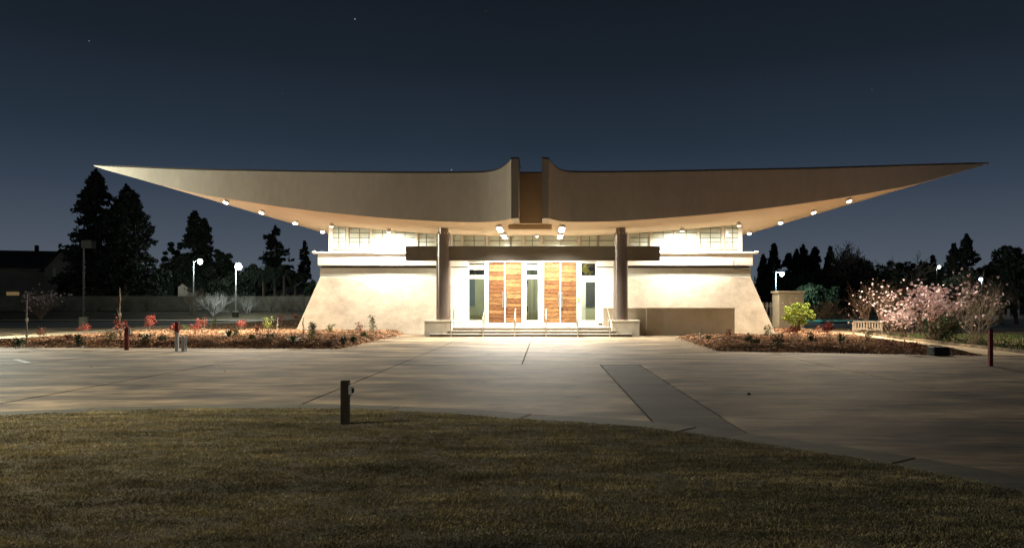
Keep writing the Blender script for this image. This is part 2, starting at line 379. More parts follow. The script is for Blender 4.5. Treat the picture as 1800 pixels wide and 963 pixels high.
# oil spot/leaf on slab
# ------------------------------------------------------------------ planting beds
def bed_height(u, v, x, y, du, dv, H):
    e = min(1, du/.6, dv/.75); e = e*e*(3-2*e)
    return .0 + H*e + e*(.05*mnoise.noise(Vector((x*.8, y*.8, 0))) + .03*mnoise.noise(Vector((x*3, y*3, 0))))
BEDS = {}
def bed(name, c, nx, ny, H, chips, label):      # c: front-left, front-right, back-right, back-left
    c = [np.array(p, float) for p in c]; m = MB()
    wx = np.linalg.norm(c[1]-c[0]); wy = np.linalg.norm(c[3]-c[0])
    def at(u, v):
        p = (c[0]*(1-u)+c[1]*u)*(1-v)+(c[3]*(1-u)+c[2]*u)*v
        z = bed_height(u, v, p[0], p[1], min(u, 1-u)*wx, v*wy if v < .5 else 9, H)
        return p[0], p[1], z
    vs = [(j/ny)**1.6 for j in range(ny+1)]
    for j in range(ny+1):
        for i in range(nx+1):
            x, y, z = at(i/nx, vs[j]); m.v.append((x, y, z-.02 if 0 < j else -.03))
    for j in range(ny):
        for i in range(nx):
            a = j*(nx+1)+i; m.f.append((a, a+1, a+nx+2, a+nx+1))
    tag(m.build(name, M['clay'], smooth=True), kind='structure')
    U = rng.uniform(.003, .997, chips); Vv = rng.uniform(0, 1, chips)**1.25*.995+.003
    P = np.array([at(u, v) for u, v in zip(U, Vv)])
    n = chips; s = rng.uniform(.012, .042, n); a = rng.uniform(0, 2*pi, n)
    d1_ = np.stack([np.cos(a)*s, np.sin(a)*s, rng.uniform(-.5, .5, n)*s], 1); d2_ = np.stack([-np.sin(a)*s*.4, np.cos(a)*s*.4, rng.uniform(-.6, .6, n)*s], 1)
    P[:,2] += rng.uniform(0, .03, n)
    V = np.stack([P-d1_-d2_, P+d1_-d2_, P+d1_+d2_, P-d1_+d2_], 1)
    tri_mesh('mulch', V, M['chips'], label=label, cat='mulch', nv=4)
    BEDS[name] = at
bed('planting_bed_left', [(-21.5,28.4),(-7.35,27.4),(-7.45,41.1),(-21.5,41.1)], 110, 80, .22, 120000, 'orange brown bark mulch over the bed left of the entrance')
bed('planting_bed_far_left', [(-24.9,41.11),(-13.0,41.11),(-14.5,75.0),(-26.0,75.0)], 60, 60, .06, 40000, 'orange brown bark mulch beside the building flank, beyond the left bed')
bed('planting_bed_edge', [(-23.1,28.5),(-21.51,28.4),(-21.51,41.1),(-24.9,41.1)], 24, 50, .08, 16000, 'dim bark mulch at the left end of the left bed')
bed('planting_bed_right', [(5.95,26.1),(13.7,23.7),(15.2,36.4),(6.35,36.6)], 80, 70, .15, 70000, 'reddish bark mulch over the bed right of the entrance')
bed('planting_bed_flank', [(12.8,36.5),(15.2,36.4),(16.6,50),(13.4,50)], 30, 40, .13, 14000, 'reddish bark mulch by the right corner of the building')
# chips and dead leaves strewn over the slab edges
ed = []
for a, b in (((-21.5,28.3),(-7.3,27.3)),((-7.3,27.3),(-7.4,40)),((5.9,26.0),(13.7,23.6)),((5.9,26.0),(6.3,36.5))):
    a = np.array(a); b = np.array(b); L_ = np.linalg.norm(b-a); k = int(L_*26); t = rng.uniform(0, 1, k)[:, None]; nrm = np.array([b[1]-a[1], -(b[0]-a[0])])/L_
    if a[0] < 0 and abs(a[0]-b[0]) < 1: nrm = np.array([1., 0])
    if a[0] > 0 and abs(a[0]-b[0]) < 1: nrm = np.array([-1., 0])
    ed.append(a+(b-a)*t+nrm*rng.exponential(.13, k)[:, None])
ed.append(np.stack([rng.uniform(-14, 14, 140), rng.uniform(13, 34, 140)], 1))
ed = np.concatenate(ed); n = len(ed); P = np.column_stack([ed, rng.uniform(.006, .014, n)]); s_ = rng.uniform(.012, .035, n); a_ = rng.uniform(0, 2*pi, n)
okk = ~((P[:,0] > 6.4) & (P[:,1] > 26.5)) & ~((P[:,0] < -7.6) & (P[:,1] > 28.6)); P = P[okk]; s_ = s_[okk]; a_ = a_[okk]; n = len(P)
d1_ = np.stack([np.cos(a_)*s_, np.sin(a_)*s_, rng.uniform(0, .4, n)*s_], 1); d2_ = np.stack([-np.sin(a_)*s_*.5, np.cos(a_)*s_*.5, np.zeros(n)], 1)
tri_mesh('debris', np.stack([P-d1_-d2_, P+d1_-d2_, P+d1_+d2_, P-d1_+d2_], 1), M['chips'], label='bark chips and dead leaves strewn on the concrete along the beds', cat='debris', nv=4)
# paths
sheet('path', [(-25.5,28.6),(-23.15,28.5),(-23.9,33.3),(-24.95,41.3),(-25.3,51),(-26.1,75.2),(-30,75.2),(-29.2,59),(-27.3,41),(-26.6,36)], M['sandpath'], .02)
sheet('path', [(-31.5,75.3),(-12,75.3),(-12,79),(-60,79),(-60,75.3)], M['sandpath'], .016)
sheet('path', [(13.8,23.6),(15.4,23.4),(16.3,36),(19.5,52),(17.2,52),(15.3,36.4)], M['sandpath'], .02)
# kerb edges of the paths
def kerbline(pts, w_, h_, m_, name='kerb'):
    k = MB()
    for (a, b) in zip(pts[:-1], pts[1:]):
        a = Vector((*a, 0)); b = Vector((*b, 0)); d = (b-a); n = Vector((-d.y, d.x, 0)).normalized()*w_/2
        L_ = d.length; nn = max(1, int(L_/2.5)); 
        for i in range(nn):
            p = a + d*(i/nn) + d.normalized()*.01; q = a + d*((i+1)/nn) - d.normalized()*.01; b0 = len(k.v)
            for r in (p-n, q-n, q+n, p+n): k.v.append((r.x, r.y, -.02))
            for r in (p-n, q-n, q+n, p+n): k.v.append((r.x, r.y, h_))
            for f in ((4,5,6,7),(0,1,5,4),(1,2,6,5),(2,3,7,6),(3,0,4,7)): k.f.append(tuple(b0+x for x in f))
    return tag(k.build(name, m_), kind='structure')
kerbline([(15.5,23.3),(16.4,36),(19.6,52)], .14, .11, M['concrete'])
kerbline([(-30.1,75.1),(-29.3,59),(-27.4,41),(-25.6,28.7)], .14, .06, M['concrete'])
# right green lawn, far lots
sheet('grass_verge', [(15.6,21),(80,21),(80,50),(19.6,52),(16.5,36)], M['turf'], -.012)
n = 46000; gx = rng.uniform(16.5, 44, n); gy = rng.uniform(23, 40, n); okk = gx > 15.8+(gy-21)*.07; gx = gx[okk]; gy = gy[okk]
tri_mesh('grass', blades(gx, gy, np.zeros(len(gx))-.01, .13, .03, .06), M['greengrass'], label='green grass of the verge beyond the right path', cat='grass')
sheet('parking_lot', [(22,78),(160,78),(160,125),(22,125)], M['concrete'], -.01)
sheet('parking_lot', [(-160,82),(-14,82),(-14,90),(-160,90)], M['asphalt'], -.01)
tag(MB().box(24,35,66,76,-.02,.1).build('court_surface', M['teal']), kind='structure')
# berm in front of the far wall
m = MB(); nb = 70
for j, (y, z) in enumerate([(84, -.03), (88, .45), (92, .75), (96, .8), (104, .7), (112, -.04)]):
    for i in range(nb+1):
        x = -95 + i*(87/nb); m.v.append((x, y, z*(1 if 0 < i < nb else 0) + (.12*mnoise.noise(Vector((x*.2, y, 0))) if 0 < j < 5 else 0)))
for j in range(5):
    for i in range(nb):
        a = j*(nb+1)+i; m.f.append((a, a+1, a+nb+2, a+nb+1))
tag(m.build('berm', M['turf'], smooth=True), kind='structure')

# ------------------------------------------------------------------ BUILDING
X0 = -.5
B = empty('community_hall', (X0, 42, 0), 'pale stucco hall with battered base walls and a huge upswept boat-shaped roof', 'building')
YW = 41.75
# roof outline, left half then right half: px, Y, top py, bottom py
RL = [(165,36.5,290.8,291.8),(190,36.45,292.6,300),(252,36.3,295,317),(300,36.2,297,329.5),(367,36,299,344),(430,35.85,300,354),
      (500,35.7,301.5,364.5),(580,35.5,302.5,374),(680,35.2,303.6,383.5),(770,35,303.9,389),(825,34.8,303.4,390.6),(855,34.6,302.4,390.2),(875,34.3,298,388.8),(888,34,290.5,387),(894,33.8,285,385.2),(898.5,33.6,279,384)]
RR = [(964.5,33.6,279,384),(969,33.8,285.5,385.2),(976,34,293,387),(987,34.3,299.4,389),(1003,34.6,302.4,390),(1040,34.8,303,390),(1100,35,302.6,388),(1190,35.2,301.3,381.5),
      (1300,35.5,299,371.5),(1402,35.7,297,359),(1491,36,294.6,346),(1550,36.2,292.8,335.5),(1606,36.3,291,324.5),(1690,36.45,288.6,301.5),(1738,36.5,287,288)]
def roofpts(R):
    P = []
    for px, Y, t, b in R: P.append((xx(px, Y), Y, zz(t, Y), zz(b, Y)))
    return cr(P, 5)
BL = [(-21.7,36.5,8.27),(-13.9,48,6.1),(-11.85,51,5.82),(-8,56,5.62),(-3,59,5.46),(3,59,5.46)]
BR = [(-3,59,5.46),(3,59,5.46),(7,56,5.62),(10.9,51,5.86),(12.9,48,6.05),(21.37,36.5,8.36)]
def back(x, T):
    xs = [t[0] for t in T]; return float(np.interp(x, xs, [t[1] for t in T])), float(np.interp(x, xs, [t[2] for t in T]))
SL, SR = roofpts(RL), roofpts(RR)
roof = MB().box(X0-10.5, X0+9.5, 43, 56, 5.9, 7.3).build('roof', M['fascia'], B)
tag(roof, label='upswept boat-shaped roof with needle-sharp tips')
def soffit_z(x, y):
    S, T = (SL, BL) if x < -.65 else (SR, BR)
    xs = [p[0] for p in S]; yf = np.interp(x, xs, [p[1] for p in S]); zf = np.interp(x, xs, [p[3] for p in S])
    yb, zb = back(x, T)
    return float(zf+(zb-zf)*(y-yf)/(yb-yf)), float(yf), float(yb)
for S, T, side in ((SL, BL, 'left'), (SR, BR, 'right')):
    fa, so, tp, bk, cp = MB(), MB(), MB(), MB(), MB()
    for k in range(len(S)-1):
        a, b = S[k], S[k+1]; ya, za = back(a[0], T); yb, zb = back(b[0], T)
        tza = max(a[2], za+.02); tzb = max(b[2], zb+.02)
        fa.quad((a[0],a[1],a[3]),(b[0],b[1],b[3]),(b[0],b[1],b[2]),(a[0],a[1],a[2]))
        so.quad((a[0],ya,za),(b[0],yb,zb),(b[0],b[1],b[3]),(a[0],a[1],a[3]))
        ta_, tb_ = (min(a[2], 7.75)), (min(b[2], 7.75))
        ta_ = max(ta_, za+.02); tb_ = max(tb_, zb+.02)
        tp.quad((a[0],a[1],a[2]),(b[0],b[1],b[2]),(b[0],min(b[1]+1.2,yb),tb_),(a[0],min(a[1]+1.2,ya),ta_))
        tp.quad((a[0],min(a[1]+1.2,ya),ta_),(b[0],min(b[1]+1.2,yb),tb_),(b[0],yb,tb_),(a[0],ya,ta_))
        bk.quad((b[0],yb,zb),(a[0],ya,za),(a[0],ya,ta_),(b[0],yb,tb_))
        h = .055*min(1, min(abs(a[0]-S[0][0]), abs(S[-1][0]-a[0]))/1.5+.3) if True else .06
        o_ = .03
        cp.quad((a[0],a[1]-o_,a[2]-h*.3),(b[0],b[1]-o_,b[2]-h*.3),(b[0],b[1]-o_,b[2]+h),(a[0],a[1]-o_,a[2]+h))
        cp.quad((a[0],a[1]-o_,a[2]+h),(b[0],b[1]-o_,b[2]+h),(b[0],b[1]+.15,b[2]+h),(a[0],a[1]+.15,a[2]+h))
        cp.quad((b[0],b[1]-o_,b[2]-h*.3),(a[0],a[1]-o_,a[2]-h*.3),(a[0],a[1]+.01,a[2]-h*.3),(b[0],b[1]+.01,b[2]-h*.3))
    for mb, nm, mt in ((fa,'fascia',M['fascia']),(so,'soffit',M['soffit']),(tp,'roof_deck',M['coping']),(bk,'rear_fascia',M['fascia']),(cp,'coping',M['coping'])):
        # weld verts
        o = mb.build(nm, mt, roof)
        import bmesh
        bm = bmesh.new(); bm.from_mesh(o.data); bmesh.ops.remove_doubles(bm, verts=bm.verts, dist=1e-4)
        bm.to_mesh(o.data); bm.free()
        if nm in ('fascia','soffit'): o.data.polygons.foreach_set('use_smooth', [True]*len(o.data.polygons))
# fins either side of the gap, and the brown central panel
zb_ = zz(384, 33.6); zt_ = zz(279, 33.6)
for (pa, pb) in ((898.5, 911.5), (953, 964.5)):
    m = MB(); x0, x1 = xx(pa, 33.6), xx(pb, 33.6)
    n0 = 0
    m.v += [(x0,33.6,zb_),(x1,33.6,zb_),(x1,38,zb_+.02),(x0,38,zb_+.02),(x0,33.6,zt_),(x1,33.6,zt_),(x1,38,zt_-.35),(x0,38,zt_-.35)]
    for q in ((0,3,2,1),(4,5,6,7),(0,1,5,4),(1,2,6,5),(2,3,7,6),(3,0,4,7)): m.f.append(q)
    m.build('roof_fin', M['fin'], roof, bevel=.012)
    MB().box(x0-.02, x1+.02, 33.57, 36, zt_+.002, zt_+.05).build('fin_coping', M['coping'], roof)
xl, xr_ = xx(911.5, 33.6)+.004, xx(953, 33.6)-.004
MB().box(xl, xr_, 35.5, 35.8, zz(393, 35.5), zz(304.5, 35.5)).build('center_panel', M['brownpanel'], roof)
MB().box(xl, xr_, 35.46, 35.84, zz(304.5, 35.5)+.003, zz(302.5, 35.5)).build('panel_coping', M['coping'], roof)
MB().box(xx(893.5, 36), xx(970, 36), 36, 36.7, zz(402, 36), zz(391.6, 36)).build('drop_panel', M['brownpanel'], roof)
MB().box(xx(893.5, 36)+.02, xx(970, 36)-.02, 36.02, 36.86, zz(402, 36)-.03, zz(402, 36)-.003).build('drop_panel_soffit', M['soffit'], roof)
MB().box(-1.5, .25, 35.82, 58, 5.43, 5.6).build('center_soffit', M['soffit'], roof)
MB().box(-1.2, -.1, 35.82, 58, 7.5, 7.6).build('center_roof_deck', M['coping'], roof)
# wings
def wing(s):     # s=-1 left, +1 right (mirror around X0)
    X = lambda d: X0 + s*d
    def bx(name, d0, d1, y0, y1, z0, z1, m_, **k):
        a, b = sorted((X(d0), X(d1))); return MB().box(a, b, y0, y1, z0, z1).build(name, m_, B, **k)
    # battered base: a frustum
    zb, zt = -.03, 3.10; xo_b, xo_t = 12.95, 11.8; xi = 5.05 if s < 0 else 4.95
    y_b, y_t = 40.75, 41.62
    m = MB(); v = [(X(xi),y_b,zb),(X(xo_b),y_b,zb),(X(xo_b),57,zb),(X(xi),57,zb),(X(xi),y_t,zt),(X(xo_t),y_t,zt),(X(xo_t),56,zt),(X(xi),56,zt)]
    m.v = v
    for q in ((0,3,2,1),(4,5,6,7),(0,1,5,4),(1,2,6,5),(2,3,7,6),(3,0,4,7)): m.f.append(q if s > 0 else q[::-1])
    m.build('battered_wall', M['stucco'], B, bevel=.03)
    bx('wall_band', xi, 11.84, 41.72, 56, 3.1, 3.60, M['band'])
    bx('reveal', xi, 11.80, 41.85, 56, 3.60, 3.73, M['coping'])
    bx('parapet', xi, 11.9, 41.5, 56, 3.73, 4.36, M['white'], bevel=.015)
    bx('ledge', xi, 12.02, 41.38, 56, 4.363, 4.47, M['white'], bevel=.03)
    e = MB().tube([(X(12.0),41.5,4.44),(X(12.14),41.5,4.44),(X(12.2),41.5,4.44)], [.085,.085,.04], 12).build('ledge_end_cap', M['white'], B, smooth=True)
    bx('clerestory_wall', xi, 11.5, 42.3, 55.5, 4.47, 6.6, M['white'])
    bx('corner_post', 11.28, 11.5, 42.18, 42.298, 4.472, 6.3, M['white'])
wing(-1); wing(1)
# entry piers and spandrels
def ebox(name, p0, p1, q0, q1, y0, y1, m_, **k):
    return MB().box(xx(p0, YW), xx(p1, YW), y0, y1, zz(q1, YW), zz(q0, YW)).build(name, m_, B, **k)
PF = .45
ebox('entry_wall', 776, 822.5, 470.5, 571.8, 41.8, 42.3, M['white']); ebox('entry_wall', 1048.5, 1098, 470.5, 571.8, 41.8, 42.3, M['white'])
ebox('reveal', 776, 822.5, 468.5, 470.5, 41.84, 42.3, M['coping']); ebox('reveal', 1048.5, 1098, 468.5, 470.5, 41.84, 42.3, M['coping'])
MB().box(xx(776,YW), xx(1098,YW), 41.8, 42.3, zz(460.5,YW), zz(443,YW)).build('entry_spandrel', M['white'], B)
ebox('entry_wall', 776, 822.5, 460.5, 468.5, 41.8, 42.3, M['white']); ebox('entry_wall', 1048.5, 1098, 460.5, 468.5, 41.8, 42.3, M['white'])
MB().box(xx(776,YW), xx(1098,YW), 41.7, 42.3, zz(443,YW)+.003, zz(440,YW)).build('entry_ledge', M['white'], B)
MB().box(xx(776,YW), xx(1098,YW), 42.3, 42.6, zz(440,YW)+.003, 6.2).build('clerestory_wall', M['white'], B)
for a, b in ((853,858.3),(917,923.5),(947.5,956),(1014,1020.5)):
    ebox('entry_mullion', a, b, 460.5, 571.8, 41.78, 42.1, M['white'])
for a, b in ((822.5,853),(923.5,947.5),(1020.5,1048.5)):
    ebox('sill_panel', a, b, 564.5, 571.8, 41.81, 42.1, M['white'])
for a, b in ((858.3,917),(956,1014)):
    ebox('threshold', a, b, 567.5, 571.8, 41.79, 42.1, M['white'])
# doors of horizontal planks
def door(p0, p1, hinge):
    x0, x1 = xx(p0, YW), xx(p1, YW); zt, zb = zz(457, YW), zz(567.3, YW)
    d = MB().box(x0+.01, x1-.01, 41.9, 41.95, zb, zt).build('door', M['dark'], B)
    n = 15; z = zb
    hs = [random.uniform(.75, 1.3) for _ in range(n)]; k = (zt-zb)/sum(hs)
    for i, h in enumerate(hs):
        h *= k; yo = random.uniform(0, .016)
        MB().box(x0+.012, x1-.012, 41.855+yo, 41.898, z+.012, z+h-.012).build('plank', random.choice(M['plank']), d)
        z += h
    hx = x1-.075 if hinge < 0 else x0+.075
    hd = MB().tube([(hx,41.74,zz(540,YW)),(hx,41.74,zz(513,YW))], .034, 8)
    hd.tube([(hx,41.74,zz(538,YW)),(hx,41.86,zz(538,YW))], .014, 6); hd.tube([(hx,41.74,zz(515,YW)),(hx,41.86,zz(515,YW))], .014, 6)
    hd.build('handle', M['steel'], d, smooth=True)
door(858.3, 886.3, -1); door(888.2, 917, 1); door(956, 984.2, -1); door(986, 1014, 1)
for a, b in ((886.4,888.1),(984.3,985.9)):
    ebox('astragal', a, b, 458, 567.3, 41.84, 41.9, M['white'])
# entry windows
def ewin(p0, p1, rows, art):
    x0, x1 = xx(p0, YW), xx(p1, YW)
    w_ = MB()
    t = .05
    for q0, q1 in rows:
        za, zb = zz(q0, YW), zz(q1, YW)
        w_.box(x0, x0+t, 41.83, 41.93, zb, za); w_.box(x1-t, x1, 41.83, 41.93, zb, za)
        w_.box(x0+t, x1-t, 41.83, 41.93, za-t, za); w_.box(x0+t, x1-t, 41.83, 41.93, zb, zb+t)
    for (a, b), (c_, d_) in zip(rows[:-1], rows[1:]):
        w_.box(x0, x1, 41.80, 41.96, zz(c_, YW)+.002, zz(b, YW)-.002)
    w_.box(x0, x1, 41.80, 41.96, zz(rows[0][0], YW)+.002, zz(459, YW))
    o = w_.build('window', M['white'], B)
    for i, (q0, q1) in enumerate(rows):
        MB().box(x0+t+.002, x1-t-.002, 41.87, 41.88, zz(q1, YW)+t+.002, zz(q0, YW)-t-.002).build('pane', M['glass'], o)
        if art and i < len(rows)-1:
            MB().box(x0+t+.002, x1-t-.002, 41.90, 41.905, zz(q1, YW)+t+.002, zz(q0, YW)-t-.002).build('patterned_panel', M['gold'] if art == 1 else M['curtain'], o)
ewin(822.7, 852.8, [(461,467.5),(472.5,485),(488.5,564.3)], 1)
ewin(923.7, 947.3, [(461,467.5),(472.5,485),(488.5,564.3)], 2)
ewin(1020.7, 1048.3, [(461,486),(494,564.3)], 1)
# room behind
RX0, RX1 = xx(800, YW), xx(1075, YW)
MB().box(RX0, RX1, 47, 47.15, .45, 4.3).build('room_wall', M['roomwall'], B)
MB().box(RX0-.1, RX0, 42.35, 47, .45, 4.3).build('room_wall', M['roomwall'], B); MB().box(RX1, RX1+.1, 42.35, 47, .45, 4.3).build('room_wall', M['roomwall'], B)
MB().box(RX0, RX1, 42.35, 47, 4.0, 4.3).build('room_ceiling', M['white'], B)
MB().box(xx(840,YW), xx(862,YW), 46.9, 46.99, 1.9, 3.1).build('wall_screen', M['slate'], B)
MB().box(xx(805,47), xx(835,47), 46.9, 46.98, 1.5, 3.3).build('wall_screen', M['slate'], B)
MB().box(xx(1030,47), xx(1046,47), 46.9, 46.99, 1.45, 3.1).build('interior_door_glass', M['pot'], B)
MB().box(xx(1018,47), xx(1029,47), 46.85, 46.99, .47, 3.4).build('interior_door', M['white'], B)
MB().box(xx(924,44), xx(928,44), 43.8, 44, .46, 3.9).build('interior_post', M['gold'], B)
MB().box(xx(930,45), xx(941,45), 44.6, 44.7, .46, 3.9).build('interior_curtain', M['curtain'], B)
MB().box(xx(936,44), xx(950,44), 43.9, 44.4, .46, 1.3).build('reception_desk', M['roomwall'], B)
for cx_ in (826, 832, 838, 845):
    x = xx(cx_, 43.2); c_ = MB()
    for dx in (-.16, .16):
        c_.tube([(x+dx,43.2,.46),(x+dx*.9,43.35,1.0+random.uniform(0,.25))], .016, 5)
    c_.box(x-.18, x+.18, 43.1, 43.45, .88, .91); c_.build('stool', M['steel'], B)
il = MB().lathe(xx(850,44.5), 44.5, [(.14,3.93),(.14,3.98)], 16).build('ceiling_light', M['lens'], B); lamp('ceiling_bulb', 'POINT', (xx(850,44.5),44.5,3.7), 220, NEUT, B, .1)
il = MB().lathe(xx(1035,44.5), 44.5, [(.14,3.93),(.14,3.98)], 16).build('ceiling_light', M['lens'], B); lamp('ceiling_bulb', 'POINT', (xx(1035,44.5),44.5,3.7), 600, NEUT, B, .1)
lamp('ceiling_bulb', 'POINT', (xx(935,43.5),43.2,3.7), 130, NEUT, B, .1)
# notice, floor box
nb_ = ebox('notice', 1015.3, 1019.3, 523, 530, 41.765, 41.778, M['lime']); nb2 = MB().box(xx(1015.3,YW), xx(1019.3,YW), 41.762, 41.777, zz(532.5,YW), zz(530.2,YW)).build('notice', mat('blue_sticker', (.05,.1,.45)), B)
MB().box(xx(1052,YW), xx(1058,YW), 41.6, 41.79, zz(571,YW), zz(569,YW)+.02).build('scupper', M['dark'], B)
# clerestory windows with panes
def cwin(p0, p1, cols, rowz, yw=42.29):
    x0, x1 = xx(p0, yw), xx(p1, yw); t = .035
    zb = rowz[0]
    xc = (x0+x1)/2
    top = max(soffit_z(x0, yw)[0], soffit_z(x1, yw)[0]) + .1
    zs = [z for z in rowz if z < top] + [top]
    fr = MB()
    fr.box(x0-.05, x0, yw-.09, yw, zb-.05, top); fr.box(x1, x1+.05, yw-.09, yw, zb-.05, top); fr.box(x0, x1, yw-.09, yw, zb-.05, zb)
    o = fr.build('window', M['frame'], B)
    mu = MB(); xs = [x0+(x1-x0)*i/cols for i in range(cols+1)]
    for x in xs[1:-1]: mu.box(x-t/2, x+t/2, yw-.05, yw-.01, zb, top)
    for z in zs[1:-1]: 
        for i in range(cols): mu.box(xs[i]+t/2, xs[i+1]-t/2, yw-.048, yw-.012, z-t/2, z+t/2)
    mu.build('muntins', M['muntin'], o)
    for i in range(cols):
        for z0, z1 in zip(zs[:-1], zs[1:]):
            MB().box(xs[i]+t/2+.002, xs[i+1]-t/2-.002, yw-.03, yw-.012, z0+t/2+.002, z1-t/2-.002).build('pane', M['frost'], o)
RZ = [4.72, 5.06, 5.31, 5.57, 5.83, 6.09]
for a, b, c_ in ((585,606.5,2),(614.5,650.5,2),(654,691,2),(694,730,2),(735,764,2)):
    cwin(a, b, c_, RZ)
for a, b, c_ in ((1108,1141,2),(1147,1184,2),(1188,1225,2),(1230,1267,2),(1275,1300,2)):
    cwin(a, b, c_, RZ)
RZ2 = [4.72, 5.15]
for a, b, c_ in ((797,811,1),(815,852,2),(860,897,2),(899,916,1),(924,948.5,2),(957,985,1),(987,1014,1),(1022,1050,2),(1052,1078,1)):
    cwin(a, b, c_, RZ2)
# white posts between bays
for p in (610.5, 652.2, 692.5, 732.5, 766, 813, 856, 920, 952.5, 1018, 1144, 1186, 1227.5, 1271):
    x = xx(p, 42.2); MB().box(x-.06, x+.06, 42.15, 42.28, 4.69, soffit_z(x, 42.2)[0]+.06).build('window_post', M['cream'], B)
# entry plinth, steps, pedestals
MB().box(xx(757,38), xx(1112,38), 38.0, 42.35, 0, .45).build('landing', M['step'], B, bevel=.01)
MB().box(RX0, RX1, 42.35, 47.2, .3, .448).build('room_floor', M['roomfloor'], B)
MB().box(xx(786,37.7), xx(1084,37.7), 37.7, 37.998, -.02, .30).build('step', M['step'], B, bevel=.01)
MB().box(xx(755,37.4), xx(1112,37.4), 37.4, 37.698, -.02, .15).build('step', M['step'], B, bevel=.01)
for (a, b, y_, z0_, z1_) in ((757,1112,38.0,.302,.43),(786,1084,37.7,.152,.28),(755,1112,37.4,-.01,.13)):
    MB().box(xx(a,y_)+.02, xx(b,y_)-.02, y_-.008, y_-.001, z0_, z1_).build('riser_shade', M['riser_shade'], B)  # thin dark plates put the risers' shade into colour
for p0, p1 in ((745,793),(1076,1125)):
    m = MB().box(xx(p0,37.55), xx(p1,37.55), 37.72, 39.5, -.02, .74)
    o = m.build('pedestal', M['step'], B, bevel=.012)
    MB().box(xx(p0,37.55)-.03, xx(p1,37.55)+.03, 37.70, 39.53, .742, .81).build('pedestal_cap', M['cream'], o)
for px_ in (779.5, 1091):
    x = xx(px_, 38.4)
    o = MB().lathe(x, 38.4, [(.40,.81),(.40,.84),(.365,.86),(.365,5.13),(.33,5.15)], 40).build('column', M['bronze'], B, smooth=True)
    MB().lathe(x, 38.4, [(.25,5.15),(.25,5.6)], 28).build('column_neck', M['bronze'], o, smooth=True)
    m = MB()
    for k in range(10):
        a = k*2*pi/10; m.box(x+.30*math.cos(a)-.018, x+.30*math.cos(a)+.018, 38.4+.30*math.sin(a)-.018, 38.4+.30*math.sin(a)+.018, 5.14, 5.24)
    m.build('collar_bolts', M['steel'], o)
    for a0 in (.5, 3.64):
        pass
# crossbeam through the columns
zb0, zb1 = zz(458.3, 38.4), zz(433, 38.4)
xs_ = [xx(712,38.1), xx(779.5,38.4)-.30, xx(779.5,38.4)+.30, xx(1091,38.4)-.30, xx(1091,38.4)+.30, xx(1161,38.1)]
MB().box(xs_[2], xs_[3], 38.2, 38.6, zb0, zb1).build('crossbeam', M['beam'], B, bevel=.01)
MB().box(xs_[0], xs_[1], 38.22, 38.58, zb0-.005, zb1+.004).build('crossbeam_end', M['beam'], B, bevel=.01)
MB().box(xs_[4], xs_[5], 38.22, 38.58, zb0-.005, zb1+.004).build('crossbeam_end', M['beam'], B, bevel=.01)
# right corner scupper box and downspout bracket
MB().tube([(xx(1290,41.45),41.44,zz(457,41.5)),(xx(1290,41.45),41.44,zz(472,41.5)),(xx(1318,41.45),41.44,zz(475,41.5))], .02, 6).build('conduit', M['poledark'], B)
# soffit lamps
def downlight(x, y, aim, e, color=NEUT, angle=150, kind='SPOT', r=.07, drop=.16):
    zc = soffit_z(x, y)[0] if not (-1.6 < x < .3) else 5.43
    h = MB().tube([(x,y,zc+.03),(x,y,zc-.03),(x,y,zc-.032)], [.035,.035,.02], 10).tube([(x,y,zc-.03),(x,y,zc-drop+.06)], .02, 6)
    d = (Vector(aim)-Vector((x,y,zc-drop))).normalized(); p = Vector((x,y,zc-drop))
    h.tube([p-d*.12, p-d*.10, p+d*.03], [.04, r, r], 14)
    o = h.build('floodlight', M['housing'], B, smooth=True)
    MB().tube([p+d*.015, p+d*.05, p+d*.075], [r*.9, r*.8, r*.3], 14).build('lens', M['lens'], o, smooth=True)
    lamp('floodlight_bulb', kind, p+d*.16, e, color, B, .07, aim=p+d*2, angle=angle, blend=1)
def hit(px, py, drop=.16):
    best = None
    for k in range(400):
        y = 34.5+k*.04; x = xx(px, y); z = zz(py, y)
        if not (-22 < x < 21.5): continue
        s, yf, yb = soffit_z(x, y)
        if y < yf+.2 or y > yb-.2: continue
        e = abs(z-(s-drop))
        if best is None or e < best[0]: best = (e, x, min(y, yb-.25))
    return best[1], best[2]
for px_, py_ in ((397,354),(460,372),(519,391),(567,406),(1492,352),(1430,372),(1372,390),(1317,409)):
    x, y = hit(px_, py_, .1)
    dx = 2.0 if x < 0 else -2.0
    downlight(x, y, (x-dx*.6, y-2.2, 1) if px_ in (1492,1430,397,460) else (x+dx*.2, y-2.0, 1.5), W_OUTER*(2.4 if px_ in (1492,1430) else 2.2 if px_ in (397,460) else 1.2), WARM, 150, r=.14, drop=.14)
for px_, e_ in ((583,.16),(683,1),(1199,1),(1299,.16)):
    y = 40.7; x = xx(px_, y)
    downlight(x, y, (x*1.01, y+.35, 4.3), W_FLOOD*e_, NEUT, 172, r=.13)
for X_ in (-2.13, .83):
    for y, e_ in ((35.8,.06),(36.4,.75),(37.0,.85),(39.3,.42),(40.1,.36),(41.2,.26)):
        downlight(X_, y, (X_, y-(2.2 if y < 38 else .0), 0), W_CANOPY*e_, NEUT, 158 if y < 38 else 172, r=.16)
downlight(xx(944,41.3), 41.3, (xx(944,41.3), 41.3, 0), 60, NEUT, 150, r=.07, drop=.1)
